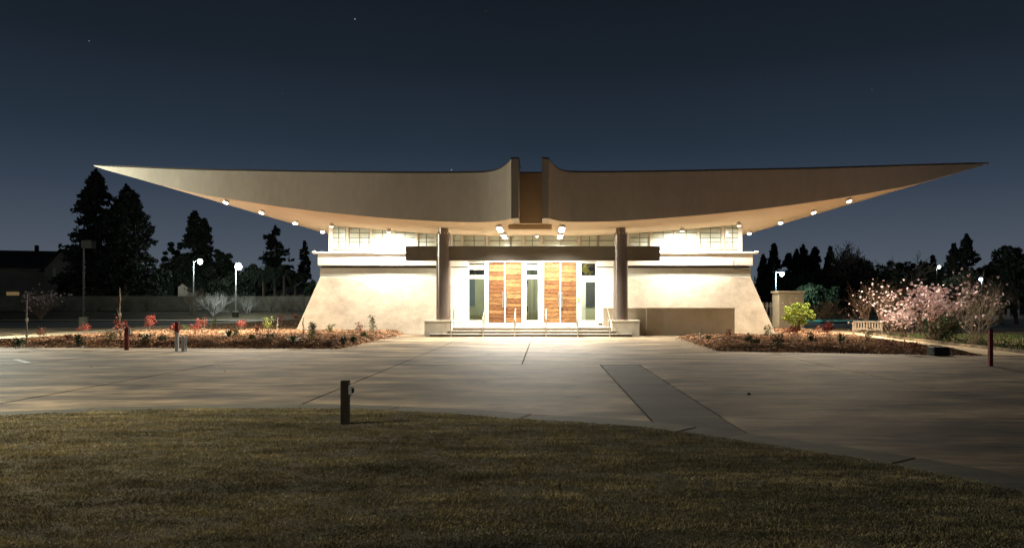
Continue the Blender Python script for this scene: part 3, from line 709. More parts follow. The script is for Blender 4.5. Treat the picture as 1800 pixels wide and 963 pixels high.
# handrails
def handrail(px_, left=False):
    xh = xx(px_, 37.9); root = empty('handrail', (xh, 37.9, 0))
    mb = MB()
    mb.tube([(xh,37.22,.0),(xh,37.22,.93)], .027, 8).build('rail_post', M['steel'], root, smooth=True)
    MB().tube([(xh,38.35,.45),(xh,38.35,1.38)], .027, 8).build('rail_post', M['steel'], root, smooth=True)
    MB().tube([(xh,37.0,.86),(xh,37.22,.93),(xh,38.35,1.38),(xh,38.75,1.38)], .027, 8).build('top_rail', M['steel'], root, smooth=True)
    MB().tube([(xh,37.22,.5),(xh,38.35,.95)], .012, 6).build('mid_rail', M['steel'], root, smooth=True)
    return root
for px_, l in ((795.5,'against the left pedestal'),(851,'in front of the left glazed panel'),(905.5,'in front of the left pair of plank doors'),
               (960,'at the left edge of the right pair of plank doors'),(1014.5,'at the right edge of the right pair of plank doors'),(1069.5,'beside the right pedestal')):
    tag(handrail(px_), 'steel stair handrail ' + l, 'handrail', 'handrails on the entrance steps')
# low screen wall on the right
lw = empty('low_wall', (6.5, 39.4, 0), 'low beige stucco wall standing before the right wing beside the steps', 'wall')
MB().box(xx(1136,39.3), xx(1291,39.3), 39.25, 39.5, -.03, 1.39).build('wall_panel', M['screen'], lw)
MB().box(xx(1060,39.6), xx(1136,39.3)-.004, 39.4, 39.65, -.03, 1.39).build('wall_panel', M['screen2'], lw)
MB().box(xx(1136,39.3)-.02, xx(1291,39.3)+.02, 39.23, 39.52, 1.393, 1.43).build('cap', M['cream'], lw)
MB().box(xx(1060,39.6), xx(1136,39.3)-.024, 39.38, 39.67, 1.393, 1.43).build('cap', M['cream'], lw)

# ------------------------------------------------------------------ posts and street furniture
def bx_part(name, x0, x1, y0, y1, z0, z1, m_, p, bevel=.004): return MB().box(x0,x1,y0,y1,z0,z1).build(name, m_, p, bevel=bevel)
gx_, gy_, _ = G(607, 744, .03)
r_ = empty('timber_post', (gx_, gy_, .03), 'short dark timber post with a meter box on its side, in the lawn', 'post')
bx_part('post', gx_-.053, gx_+.053, gy_-.05, gy_+.05, -.05, .60, M['wetpost'], r_, .006)
bx_part('outlet_box', gx_+.054, gx_+.098, gy_-.05, gy_+.03, .42, .53, M['galv'], r_)
bx_part('outlet_cover', gx_+.098, gx_+.115, gy_-.045, gy_+.02, .44, .50, M['poledark'], r_)
MB().tube([(gx_+.08,gy_-.01,.42),(gx_+.08,gy_-.01,.40),(gx_+.06,gy_,.39)], .008, 6).build('conduit', M['galv'], r_)
gx_, gy_, _ = G(222.5, 615)
r_ = empty('red_bollard', (gx_, gy_, 0), 'dark red bollard with a grey call box on its right side', 'bollard')
MB().lathe(gx_, gy_, [(.075,0),(.075,.72),(.065,.78),(.03,.82)], 16).build('post', M['redpost'], r_, smooth=True)
bx_part('call_box', gx_+.076, gx_+.15, gy_-.04, gy_+.04, .55, .72, M['galv'], r_); MB().tube([(gx_+.11,gy_,.72),(gx_+.11,gy_,.79),(gx_+.03,gy_,.80)], .014, 6).build('bracket', M['galv'], r_)
gx_, gy_, _ = G(311, 616.5)
r_ = empty('sign_post', (gx_, gy_, 0), 'galvanised tube post topped with a dark red timber block', 'post')
MB().lathe(gx_, gy_, [(.062,0),(.062,.66)], 16).build('sleeve', M['galv'], r_, smooth=True)
bx_part('timber_top', gx_-.05, gx_+.06, gy_-.05, gy_+.05, .62, 1.0, M['redpost'], r_)
gx_, gy_, _ = G(322, 616.5)
MBs = MB().lathe(gx_, gy_, [(.05,0),(.05,.50),(.045,.52)], 14).lathe(gx_+.09, gy_+.03, [(.025,0),(.025,.49)], 8)
tag(MBs.build('pipe_stub', M['galv'], smooth=True), 'short galvanised pipe stub beside the red-topped post', 'pipe')
gx_, gy_, _ = G(1741, 643)
r_ = empty('red_post', (gx_, gy_, 0), 'slim dark red post standing alone at the right edge of the concrete', 'post')
bx_part('post', gx_-.048, gx_+.048, gy_-.048, gy_+.048, -.03, .95, M['redpost'], r_, .006)
bx_part('post_cap', gx_-.04, gx_+.04, gy_-.04, gy_+.04, .952, .97, M['dark'], r_, .004)

def street_lamp(name, x, y, z0, h, m_pole, lens, arm, label, energy, color, base=None, headsize=(.28,.14,.07), group=None, tilt=.0, lensr=.16, cut=None):
    r = empty(name, (x, y, z0), label, 'lamp post', group)
    if base: MB().lathe(x, y, [(base[0], z0-.05), (base[0], z0+base[1]-.03), (base[0]-.04, z0+base[1])], 18).build('concrete_base', M['block'], r, smooth=True)
    MB().tube([(x,y,z0),(x,y,z0+h)], [.085,.06], 10).build('pole', m_pole, r, smooth=True)
    hx = x+arm
    MB().tube([(x,y,z0+h-.12),(hx,y,z0+h+tilt)], .045, 8).build('arm', m_pole, r)
    MB().box(hx-headsize[0], hx+headsize[0], y-headsize[1], y+headsize[1], z0+h-headsize[2]+tilt, z0+h+headsize[2]+tilt).build('lamp_head', m_pole, r, bevel=.02)
    if lens:
        zl_ = z0+h-headsize[2]+tilt-.004
        MB().tube([(hx,y,zl_-lensr*(1-math.cos(q))*.75) for q in (.5,.9,1.3,1.7,2.1,2.5,2.9)], [lensr*.75*math.sin(q) for q in (.5,.9,1.3,1.7,2.1,2.5,2.9)], 16).build('lens', lens, r, smooth=True)
        lamp('lamp_bulb', 'SPOT' if cut else 'POINT', (hx, y, zl_-lensr*1.5-.2), energy, color, r, .15, aim=(hx, y, 0) if cut else None, angle=cut or 150, blend=1)
    return r
street_lamp('street_lamp', xx(414,82), 82, zz(557,82), zz(462,82)-zz(557,82), M['polegrey'], M['lenscool'], .32, 'lit lamp post on a round concrete base left of the hall', 2600, COOL, (.34,.6), lensr=.46)
street_lamp('street_lamp', xx(340,102), 102, .6, zz(459,102)-.6, M['polegrey'], M['lenscool'], .9, 'lit lamp post with a bent arm beyond the far block wall', 1100, COOL, tilt=.3, lensr=.42)
street_lamp('street_lamp', xx(147,53), 53, 0, zz(430,53), M['poledark'], None, .35, 'unlit dark lamp post on a fat concrete drum before the tall conifers', 0, COOL, (.31,.75), (.36,.3,.28))
street_lamp('street_lamp', xx(1363,72), 72, 0, zz(477,72), mat('pole_blue_grey', (.35,.5,.56), rough=.5), M['lenscool'], .62, 'lit lamp post rising behind the beige steel cabinet', 1200, (.75,.95,1), lensr=.26)
street_lamp('street_lamp', xx(1646,112), 112, 0, zz(466,112), M['poledark'], M['lenscool'], .4, 'distant lit lamp among the dark trees above the magnolia', 350, COOL, lensr=.28)
street_lamp('street_lamp', xx(1726,100), 100, 0, zz(487,100), M['poledark'], M['lensblue'], -.15, 'distant lamp with a blue-white glow above the blossom', 260, (.7,.8,1), lensr=.3)
# lot light to the left, outside the frame, whose light falls on the concrete
street_lamp('street_lamp', -27.0, 34.0, 0, 6.6, M['polegrey'], M['lenscool'], .6, 'tall lot light standing left of the driveway', W_LOT, (.96,1.0,.86), (.3,.7))
street_lamp('street_lamp', -11.5, 7.5, 0, 7.6, M['polegrey'], M['lenscool'], .6, 'tall added lot light, out of view left of the lawn', W_LAWN_FILL, (1.0,.90,.68), (.3,.7), cut=174, lensr=.4)  # second unseen lamp, added to brighten the lawn and near concrete
# steel cabinet
cx0, cy0 = xx(1387,47), 47
r_ = empty('steel_cabinet', (cx0, cy0, 0), 'tall beige steel utility cabinet behind the lime green shrub', 'cabinet')
bx_part('body', xx(1366,47), xx(1409,47), 46.6, 48, 0, zz(515,47), M['cabinet'], r_, .01)
bx_part('top_cap', xx(1364,47), xx(1411,47), 46.5, 48.1, zz(515,47)+.003, zz(511.5,47), M['cabinet'], r_, .01)
bx_part('door', xx(1382,47), xx(1407,47), 46.57, 46.598, .12, zz(518,47), M['cabinet'], r_)
bx_part('door', xx(1367.5,47), xx(1381.4,47), 46.57, 46.598, .12, zz(518,47), M['cabinet'], r_)
for (a, b) in ((1389,531),(1399,523),(1375,531),(1368,531),(1366.5,563)):
    bx_part('label_plate', xx(a,46.5), xx(a+2.6,46.5), 46.555, 46.568, zz(b+3,46.5), zz(b,46.5), M['white'], r_, .001)
# capped pipes behind the right corner
for i in range(4):
    a = xx(1341+i*7, 52); z1 = zz(531, 52)
    r_ = empty('standpipe', (a, 52, 0), ['white capped standpipe nearest the hall corner','second white capped standpipe from the hall corner','third white capped standpipe from the hall corner','white capped standpipe nearest the steel cabinet'][i], 'pipe', 'standpipes between hall and cabinet')
    MB().lathe(a, 52, [(.07,0),(.07,z1-.35)], 12).build('pipe', M['galv'], r_, smooth=True)
    MB().lathe(a, 52, [(.11,z1-.35),(.11,z1-.1),(.06,z1)], 12).build('cap', M['white'], r_, smooth=True)
# slatted bench seen from behind
bxx, byy, _ = G(1525, 590, .02); byy = 38.2; bxx = xx(1526, byy)
r_ = empty('bench', (bxx, byy, 0), 'white slatted bench seen from behind beside the sand path', 'bench', rz=math.radians(-14))
def lb(nm, *a): return MB().box(*a).build(nm, M['bench'], r_, world=False, bevel=.004)
for i in range(10): lb('slat', -.62+i*.131, -.555+i*.131, -.02, .01, .36, .70)
lb('top_rail', -.70,.70,-.03,.02,.702,.76); lb('lower_rail', -.70,.70,-.03,.02,.30,.357)
for sy in (0,.42):
    for sx_ in (-.68,.63): lb('leg', sx_,sx_+.05,sy,sy+.05,-.02,.62 if sy else .70)
for k in range(5): lb('seat_slat', -.69,.69,.06+k*.085,.13+k*.085,.37,.395)
for sx_ in (-.70,.63): lb('armrest', sx_,sx_+.07,-.01,.50,.622,.65)
# dark planter box on the kerb
px0, py0, _ = G(1649, 624)
r_ = empty('plant_pot', (px0, py0, 0), 'small square black pot with a thin seedling at the end of the right bed', 'pot')
MB().box(px0-.24,px0+.24,py0-.24,py0+.24,0,.27).build('tub', M['pot'], r_, bevel=.02)
m = MB()
m.tube([(px0,py0,.27),(px0+.02,py0,.8)], .008, 5)
for k in range(9):
    a = random.uniform(0,6.28); z = random.uniform(.5,.85); m.quad((px0,py0,z),(px0+.06*math.cos(a),py0+.06*math.sin(a),z+.03),(px0+.15*math.cos(a),py0+.15*math.sin(a),z),(px0+.08*math.cos(a+.4),py0+.08*math.sin(a+.4),z-.01))
m.build('seedling', M['green'], r_)
# small loose rock on slab
gx_, gy_, _ = G(1316, 693)
tag(MB().tube([(gx_,gy_,0),(gx_+.01,gy_,.02),(gx_+.015,gy_,.035)], [.035,.03,.01], 7).build('pebble', M['soil']), 'single dark pebble lying on the concrete right of the dark strip', 'stone')
# far bollards and fence posts in the right lot
for i, (px_, t_, b_) in enumerate(((1743,541,552),(1789,543,556),(1773,529,552),(1700,540,550))):
    Y = 88; x = xx(px_, Y)
    tag(MB().lathe(x, Y, [(.13,0),(.13,zz(t_,Y)-.1),(.06,zz(t_,Y))], 10).build('bollard', M['white'], smooth=True),
        ['white bollard left of the first dark trunk in the far lot','white bollard at the far right of the distant lot','tall thin white bollard in the distant lot','small white bollard behind the bare magnolia'][i], 'bollard', 'white bollards in the far lot')
lamp_b = street_lamp('street_lamp', 78, 95, 0, 6.5, M['poledark'], M['lenscool'], .4, 'lot light lighting the distant right lot from beyond the frame', 2200, COOL)

# ------------------------------------------------------------------ far block wall, houses
WY = 95
wl = empty('block_wall', (-45, WY, .5), 'long grey block wall closing the grounds on the left', 'wall')
x = -80.0
k = 0
while x < -12:
    MB().box(x, x+3.96, WY, WY+.22, .3, zz(521.5, WY)-.1).build('wall_panel', M['block'], wl); 
    MB().box(x-.02, x+3.97, WY-.03, WY+.25, zz(521.5, WY)-.097, zz(520.5, WY)).build('cap', M['block'], wl); x += 4
for (nm, pa, pb, ridge, eave, Y, lab, gable) in (
    ('house', -60, 122, 436, 462, 118, 'two-storey house with a dark gabled roof at the far left', True),):
    hr = empty(nm, (xx(60, Y), Y, .5), lab, 'house')
    xa, xb = xx(pa, Y), xx(122, Y); ze, zr = zz(466, Y), zz(437, Y); xg = xx(75, Y); xm = xx(112, Y)
    MB().box(xa, xg, Y+2, Y+12, 0, ze).build('wall', M['housewall'], hr)
    # gable wing facing us on the right
    xw0, xw1 = xx(78, Y), xx(139, Y); pk = (xw0+xw1)/2
    m = MB(); f_ = [(xw0,Y,0),(xw1,Y,0),(xw1,Y,ze-.6),(pk,Y,zr-.3),(xw0,Y,ze-.6)]; b_ = [(a, Y+10, c_) for a, _, c_ in f_]
    m.quad(*f_); m.quad(*b_[::-1])
    for i in range(5): j = (i+1) % 5; m.quad(f_[j], f_[i], b_[i], b_[j])
    m.build('gable_wall', M['housewall'], hr)
    m = MB()
    for (a, za, b, zb2) in ((xw0-.6, ze-1.0, pk, zr), (pk, zr, xw1+.6, ze-1.0)):
        m.quad((a,Y-.5,za),(b,Y-.5,zb2),(b,Y+10.5,zb2),(a,Y+10.5,za)); m.quad((a,Y-.5,za-.2),(a,Y-.5,za),(b,Y-.5,zb2),(b,Y-.5,zb2-.2))
    m.build('gable_roof', M['houseroof'], hr)
    m = MB(); m.quad((xa,Y+1,ze-.2),(pk,Y+1,ze-.2),(pk,Y+7,zr),(xa,Y+7,zr+.25)); m.quad((xa,Y+7,zr+.25),(pk,Y+7,zr),(pk,Y+13,ze-.2),(xa,Y+13,ze-.2))
    m.quad((xa,Y+1,ze-.4),(pk,Y+1,ze-.4),(pk,Y+1,ze-.2),(xa,Y+1,ze-.2))
    m.build('roof', M['houseroof'], hr)
    MB().box(xx(15,Y),xx(19,Y),Y+6,Y+6.6,zr-.5,zz(431,Y+6)).build('chimney', M['houseroof'], hr)
    MB().box(xx(93,Y),xx(98,Y),Y-.06,Y,zz(486,Y),zz(471,Y)).build('window', mat('dim_window', (.34,.33,.27), rough=.3), hr)
    MB().box(xx(12,Y+2),xx(34,Y+2),Y+1.9,Y+1.99,zz(519,Y+2),zz(513,Y+2)).build('window', M['lenswarmwin'], hr)
Y = 100
hr = empty('garden_shed', (xx(140,Y), Y, .5), 'low hipped roof of an outbuilding just above the block wall, before the conifers', 'shed')
MB().box(xx(122,Y), xx(165,Y), Y, Y+6, .3, 2.8).build('wall', M['housewall'], hr)
m = MB(); a0, a1, a2 = xx(115,Y), xx(168,Y), xx(146,Y); m.quad((a0,Y-.5,2.75),(a1,Y-.5,2.75),(a2,Y+3,4.2)); m.quad((a1,Y-.5,2.75),(a1,Y+6.5,2.75),(a2,Y+3,4.2)); m.quad((a1,Y+6.5,2.75),(a0,Y+6.5,2.75),(a2,Y+3,4.2)); m.quad((a0,Y+6.5,2.75),(a0,Y-.5,2.75),(a2,Y+3,4.2))
m.build('roof', mat('shed_roof', (.12,.12,.10), rough=.9), hr)
Y = 112
hr = empty('cottage', (xx(322,Y), Y, .5), 'small pale gable end glimpsed over the block wall', 'house')
x0_, x1_ = xx(313,Y), xx(330,Y); m = MB()
f_ = [(x0_,Y,.2),(x1_,Y,.2),(x1_,Y,4.2),((x0_+x1_)/2,Y,zz(498,Y)),(x0_,Y,4.2)]; b_ = [(a, Y+6, c_) for a, _, c_ in f_]
m.quad(*f_); m.quad(*b_[::-1])
for i in range(5): j = (i+1) % 5; m.quad(f_[j], f_[i], b_[i], b_[j])
m.build('wall', M['cream'], hr)
MB().quad((x0_-.3,Y-.3,4.0),((x0_+x1_)/2,Y-.3,zz(498,Y)+.1),((x0_+x1_)/2,Y+6.3,zz(498,Y)+.1),(x0_-.3,Y+6.3,4.0)).quad(((x0_+x1_)/2,Y-.3,zz(498,Y)+.1),(x1_+.3,Y-.3,4.0),(x1_+.3,Y+6.3,4.0),((x0_+x1_)/2,Y+6.3,zz(498,Y)+.1)).build('roof', M['houseroof'], hr)
Y = 108
hr = empty('bungalow', (xx(510,Y), Y, .5), 'low dark-roofed bungalow behind the palms beside the hall', 'house')
MB().box(xx(484,Y), xx(536,Y), Y, Y+7, .2, zz(516,Y)).build('wall', M['housewall'], hr)
m = MB(); z0_, z1_ = zz(517,Y), zz(503,Y); m.quad((xx(480,Y),Y-.6,z0_),(xx(540,Y),Y-.6,z0_),(xx(528,Y),Y+3.5,z1_),(xx(490,Y),Y+3.5,z1_)); m.quad((xx(540,Y),Y-.6,z0_),(xx(540,Y),Y+7.6,z0_),(xx(528,Y),Y+3.5,z1_)); m.quad((xx(480,Y),Y+7.6,z0_),(xx(480,Y),Y-.6,z0_),(xx(490,Y),Y+3.5,z1_)); m.quad((xx(540,Y),Y+7.6,z0_),(xx(480,Y),Y+7.6,z0_),(xx(490,Y),Y+3.5,z1_),(xx(528,Y),Y+3.5,z1_))
m.build('roof', M['houseroof'], hr)

# ------------------------------------------------------------------ vegetation generators (each built at origin)
def leaves(P, s, flat=.0, fat=.45):
    n = len(P); s = s*rng.uniform(.55, 1.3, n)[:, None]
    a = rng.normal(size=(n, 3)); a[:, 2] *= (1-flat); a /= np.linalg.norm(a, axis=1)[:, None]
    b = np.cross(a, rng.normal(size=(n, 3))); b /= np.linalg.norm(b, axis=1)[:, None]
    return np.stack([P-a*s, P+b*s*fat, P+a*s, P-b*s*fat], 1)
def proto_root(name): return empty(name, (0, 0, 0))
def conifer_mesh(h, w, seed, ragged=.35, n=7000, ls=.27, power=.85, bare=.06, layers=26):
    r = np.random.default_rng(seed); P = []
    nb_ = int(n/34)
    lay = r.uniform(.65, 1.15, layers+2)
    for i in range(nb_):
        t = bare+(1-bare)*r.uniform(0, 1)**1.15
        R = w*.5*(1-t)**power*lay[int(t*layers)]*(1+r.normal()*ragged*.4)+.12
        a = r.uniform(0, 2*pi); L_ = R
        k = 34; u = r.uniform(.1, 1, k)**.7
        dz = (-.18*L_*u + .12*L_*u*u) + r.normal(size=k)*.14
        aa = a + r.normal(size=k)*.16/(u+.15)*.5
        P.append(np.stack([np.cos(aa)*u*L_, np.sin(aa)*u*L_, t*h+dz], 1))
    P.append(np.stack([r.normal(size=60)*.07, r.normal(size=60)*.07, h*r.uniform(.93, 1.03, 60)], 1))
    return leaves(np.concatenate(P), ls)
def round_mesh(h, w, seed, n=7000, ls=.26, clumps=46, base=.25, gap=.5):
    r = np.random.default_rng(seed); P = []
    for i in range(clumps):
        d = r.normal(size=3); d /= np.linalg.norm(d); q = r.uniform(.25, 1)**.6
        c_ = d*q*np.array([w/2, w/2, h*(1-base)/2])*.86 + np.array([0, 0, h*(base+(1-base)/2)])
        rad = w*r.uniform(.09, .19)*(gap+.5)
        k = n//clumps; e = r.normal(size=(k, 3)); e /= np.linalg.norm(e, axis=1)[:, None]
        P.append(c_ + e*rad*r.uniform(.3, 1, k)[:, None]**.5*np.array([1, 1, .75]))
    return leaves(np.concatenate(P), ls)
def branch_mesh(mb, h, spread, seed, levels=4, r0=.07, trunks=1, nchild=(3,4), up=.35, sides=4, first=.35, wig=.25, tips=None, rmin=0):
    r = random.Random(seed)
    def grow(p, d, L_, rad, lv):
        pts = [p]; rr = [rad]; q = p.copy(); dd = d.copy(); ns = 3
        for i in range(ns):
            dd = (dd + Vector((r.gauss(0,wig), r.gauss(0,wig), r.gauss(0,wig*.6)+up*.12))).normalized(); q = q + dd*L_/ns; pts.append(q.copy()); rr.append(max(rmin, rad*(1-.45*(i+1)/ns)))
        mb.tube(pts, rr, sides if lv < 2 else 3, cap=False)
        if tips is not None and lv >= levels-2:
            for k in range(3): tips.append(tuple(pts[r.randint(1, ns)] + Vector((r.gauss(0,.03), r.gauss(0,.03), r.gauss(0,.03)))))
        if lv < levels-1:
            for k in range(r.randint(*nchild)):
                i = r.randint(1, ns) if k else ns
                nd = (dd + Vector((r.gauss(0,1), r.gauss(0,1), r.gauss(0,.6)+up)).normalized()*spread).normalized()
                grow(pts[i], nd, L_*r.uniform(.6,.88), rr[i]*.75, lv+1)
    for t in range(trunks):
        a = 2*pi*t/trunks+r.uniform(-.5,.5); lean = .0 if trunks == 1 else .55
        d = Vector((math.cos(a)*lean, math.sin(a)*lean, 1)).normalized()
        grow(Vector((math.cos(a)*.05*(trunks > 1), math.sin(a)*.05*(trunks > 1), 0)), d, h*first, r0, 0)
    return mb
def fin_tree(name, label, cat, loc, trunkspec, crownV, crown_mat, group=None, trunk_mat=None, crown_name='crown', sc_=1, rz=0):
    root = empty(name, (0,0,0), label, cat, group)
    if trunkspec:
        th, tr = trunkspec; t = MB()
        t.tube([(0,0,-.3),(0.03*th*.1,0,th*.35),(-.02,0.05,th*.7),(0,0,th)], [tr*1.25,tr,tr*.7,tr*.25], 8)
        for k in range(9):
            a = k*2.4; z = th*(.3+.065*k); l = th*.12; t.tube([(0,0,z),(math.cos(a)*l,math.sin(a)*l,z+l*.35)], [tr*.3,tr*.08], 4)
        t.build('trunk', trunk_mat or M['bark'], root, smooth=True)
    tri_mesh(crown_name, crownV, crown_mat, kind=None, parent=root, nv=4)
    root.location = loc; root.scale = (sc_,)*3; root.rotation_euler.z = rz
    return root
# left conifers
def con(px, top, wpx, Y, seed, label, z0=.4, n=8000, name='conifer', cat='conifer', mt='needle', **k):
    h = zz(top, Y)-z0; wd = wpx*Y/F*1.3
    return fin_tree(name, label, cat, (xx(px, Y), Y, z0), (h*.93, .03*h*.6+.05), conifer_mesh(h, wd, seed, n=n, **k), M[mt], rz=seed)
def rnd(px, top, wpx, Y, seed, label, z0=.4, n=7000, name='broadleaf_tree', mt='darkleaf', cat='tree', **k):
    h = zz(top, Y)-z0; wd = wpx*Y/F
    return fin_tree(name, label, cat, (xx(px, Y), Y, z0), (h*.7, .02*h+.05), round_mesh(h, wd, seed, n=n, **k), M[mt], rz=seed)
con(168,305,112,104,1,'tallest conifer on the left, its ragged top nearest the roof tip', n=15000, power=.62, ls=.33, layers=14)
con(222,331,122,101,2,'broad second conifer shouldering the tallest one', n=17000, power=.55, ls=.33, layers=14)
con(343,376,62,118,3,'dark twin-topped conifer behind the bent-arm lamp post', n=8000, power=.55, layers=9, ls=.36)
con(359,388,46,119,31,'narrow spire joined to the right of the twin-topped conifer', n=5000, power=.5, layers=9, ls=.36)
rnd(308,418,44,121,4,'open-crowned pine left of the twin-topped conifer', n=4500, gap=.25, clumps=26, base=.35)
rnd(386,428,54,121,5,'open-crowned pine right of the twin-topped conifer', n=5000, gap=.25, clumps=26, base=.3)
rnd(340,440,120,116,6,'dense dark evergreen mass below the twin-topped conifer', n=12000, base=.05, gap=.4)
rnd(262,480,90,112,61,'low dark evergreen at the foot of the broad conifer', n=8000, base=.0)
rnd(130,470,50,113,62,'dark evergreen beside the gabled house', n=5000, base=.0)
con(484,401,58,124,7,'loose ragged conifer left of the slim spire', n=5500, power=.55, ragged=.7, layers=8, ls=.34)
con(535,427,22,126,8,'slim columnar spire tree just left of the hall', n=2800, power=.35, layers=9, ls=.30)
rnd(418,474,104,112,9,'dark rounded evergreen behind the lit lamp post', n=10000, base=.0)
rnd(455,458,60,114,91,'dark bushy tree between the lamp post and the palms', n=6500, base=.0)
rnd(546,488,26,104,10,'pale green lit bush at the left flank of the hall', n=2500, mt='olive', base=0)
rnd(292,452,44,123,92,'dark tree filling the gap between the broad conifer and the open pine', n=5000, base=.0)
rnd(402,452,50,123,93,'dark tree behind the open-crowned pine and the round evergreen', n=5000, base=.05)
rnd(508,462,60,122,94,'dark bushy tree behind the palms', n=5500, base=.0)
rnd(440,462,44,124,95,'dark crown behind the leftmost palm', n=4500, base=.0)
# palms
def palm(px, top, Y, seed, label):
    r = random.Random(seed); h = zz(top, Y)-.4; root = empty('palm_tree', (0,0,0), label, 'palm')
    MB().tube([(0,0,-.3),(.05,0,h*.5),(0,0,h*.86)], [.24,.18,.16], 9).build('trunk', M['bark'], root, smooth=True)
    V = []
    for k in range(46):
        a = r.uniform(0, 2*pi); el = r.uniform(-.5, 1.2); L_ = r.uniform(1.7, 2.6)
        for j in range(12):
            u = j/11; x = math.cos(a)*L_*u*math.cos(el*.6); y = math.sin(a)*L_*u*math.cos(el*.6); z = h*.86+L_*u*math.sin(el)*.8-1.3*u*u
            for q in range(3):
                dx, dy, dz = r.gauss(0,.1), r.gauss(0,.1), r.uniform(-.5,0)*.8
                V.append([(x-dy*.4,y+dx*.4,z),(x+.06,y,z+.02),(x+dx,y+dy,z+dz),(x-.05,y,z-.05)])
    tri_mesh('crown', np.array(V), M['darkleaf'], kind=None, parent=root, nv=4)
    root.location = (xx(px, Y), Y, .4)
palm(463,468,106,1,'palm nearest the lamp post, leftmost of the palm row'); palm(483,462,105,2,'second palm of the row, with a pale trunk')
palm(499,470,104,3,'third palm of the row, over the bungalow roof'); palm(519,474,107,4,'palm nearest the hall, its fronds against the slim spire')
# right tree line
RT = [('r',1500,454,70,126,86,'dark tree at the left under the bare crown'),('r',1628,452,54,129,87,'dark rounded tree between bare crown and distant lamp'),
 ('r',1374,466,54,124,81,'dark rounded tree filling the gap right of the corner conifer'),('r',1424,458,62,129,82,'dark tree behind the three grouped conifers'),('r',1592,456,62,127,83,'dark rounded tree right of the bare crown'),('r',1762,440,58,117,84,'dark tree leaning on the large one at the right edge'),('c',1401,441,20,129,85,'slender conifer just left of the grouped ones'),
 ('c',1361,432,26,128,11,'pointed conifer just right of the hall corner'),('c',1342,452,22,130,12,'thin conifer half hidden by the hall corner'),
 ('c',1386,448,26,131,13,'short conifer between the corner conifer and the triple group'),('c',1412,434,28,126,14,'left spire of the three grouped conifers'),
 ('c',1433,437,26,127,15,'middle spire of the three grouped conifers'),('c',1459,437,26,125,16,'right spire of the three grouped conifers'),
 ('r',1480,462,50,122,17,'dark rounded tree under the bare-crowned tree'),('r',1575,442,34,128,18,'leafy eucalyptus-like tree at the right of the bare crown'),
 ('r',1610,466,60,124,19,'low dark tree over the big magnolia'),('r',1655,462,56,123,20,'dark tree behind the distant lamp'),
 ('c',1677,432,30,118,21,'shorter of the paired dark cypresses'),('c',1699,416,42,117,22,'tallest cypress on the right, sharply pointed'),
 ('r',1735,452,50,119,23,'dark tree between the cypresses and the right edge'),('r',1788,422,80,112,24,'large dark tree at the right edge with a knobbly top'),
 ('r',1405,478,90,118,25,'dark evergreen behind the steel cabinet lamp'),('r',1530,458,110,117,26,'broad dark evergreen behind the pink shrubs'),
 ('r',1700,478,110,113,27,'broad dark evergreen below the cypresses'),('r',1445,470,60,120,28,'dark evergreen under the grouped conifers'),
 ('c',1640,452,14,128,29,'small pointed treetop left of the distant lamp'),('r',1350,486,60,121,30,'dark evergreen beyond the standpipes')]
for k_, px_, top, wp, Y, sd, lab in RT:
    if k_ == 'c': con(px_, top, wp*1.35, Y, sd, lab, z0=-.03, n=4200, power=.6, ls=.36)
    else: rnd(px_, top, wp*1.1, Y, sd, lab, z0=-.03, n=8000 if wp > 60 else 5000, base=.0, ls=.32)
# distant wood as one mass
P = []
for i in range(150):
    x = rng.uniform(-20, 150); y = rng.uniform(140, 160); h = rng.uniform(6, 9.2)+1.2*math.sin(x*.11)
    k = 130; e = rng.normal(size=(k,3)); e /= np.linalg.norm(e, axis=1)[:,None]
    P.append(np.array([x,y,h*.5])+e*np.array([3.4,2,h*.5])*rng.uniform(.4,1,k)[:,None])
for i in range(70):
    x = rng.uniform(-130, -20); y = rng.uniform(140, 155); h = rng.uniform(4, 6)
    k = 130; e = rng.normal(size=(k,3)); e /= np.linalg.norm(e, axis=1)[:,None]
    P.append(np.array([x,y,h*.5])+e*np.array([3.4,2,h*.5])*rng.uniform(.4,1,k)[:,None])
tri_mesh('distant_woods', leaves(np.concatenate(P), .75), M['darkleaf'], label='distant dark wood closing the horizon', cat='woods', nv=4)
# bare big tree on the right skyline
def bare(name, label, cat, loc, h, seed, mt, levels=5, trunks=1, r0=.07, spread=.8, up=.35, first=.33, nchild=(3,4), blossom=None, nblo=0, bs=.05, group=None, sc3=(1,1,1), wig=.22, rmin=0):
    root = empty(name, (0,0,0), label, cat, group); tips = []
    branch_mesh(MBx := MB(), h, spread, seed, levels, r0, trunks, nchild, up, 4, first, wig, tips, rmin)
    MBx.build('branches', mt, root)
    if blossom and tips:
        T = np.array(tips); idx = rng.integers(0, len(T), nblo); Pn = T[idx]+rng.normal(size=(nblo,3))*.03
        # every blossom: 3 crossed petals
        V = np.concatenate([leaves(Pn+rng.normal(size=Pn.shape)*bs*.25, bs, fat=.9) for _ in range(3)])
        o = tri_mesh('blossoms', V, blossom, kind='stuff', parent=root, nv=4)
    root.location = loc; root.scale = sc3; return root
bare('bare_tree', 'wide bare-crowned tree rising above the right tree line', 'tree', (xx(1525,120),120,0), 10.5, 5, M['bark'], levels=7, r0=.28, spread=.75, first=.30, nchild=(3,4), sc3=(1.25,1.1,1.08), rmin=.035)
bare('bare_tree', 'second bare crown just right of the wide bare tree', 'tree', (xx(1560,122),122,0), 10.0, 6, M['bark'], levels=6, r0=.22, spread=.7, first=.33, nchild=(3,4), rmin=.035)
bare('bare_tree', 'leftmost of the bare crowns above the dark trees', 'tree', (xx(1497,121),121,0), 10.0, 9, M['bark'], levels=6, r0=.22, spread=.75, first=.33, nchild=(3,4), rmin=.035)
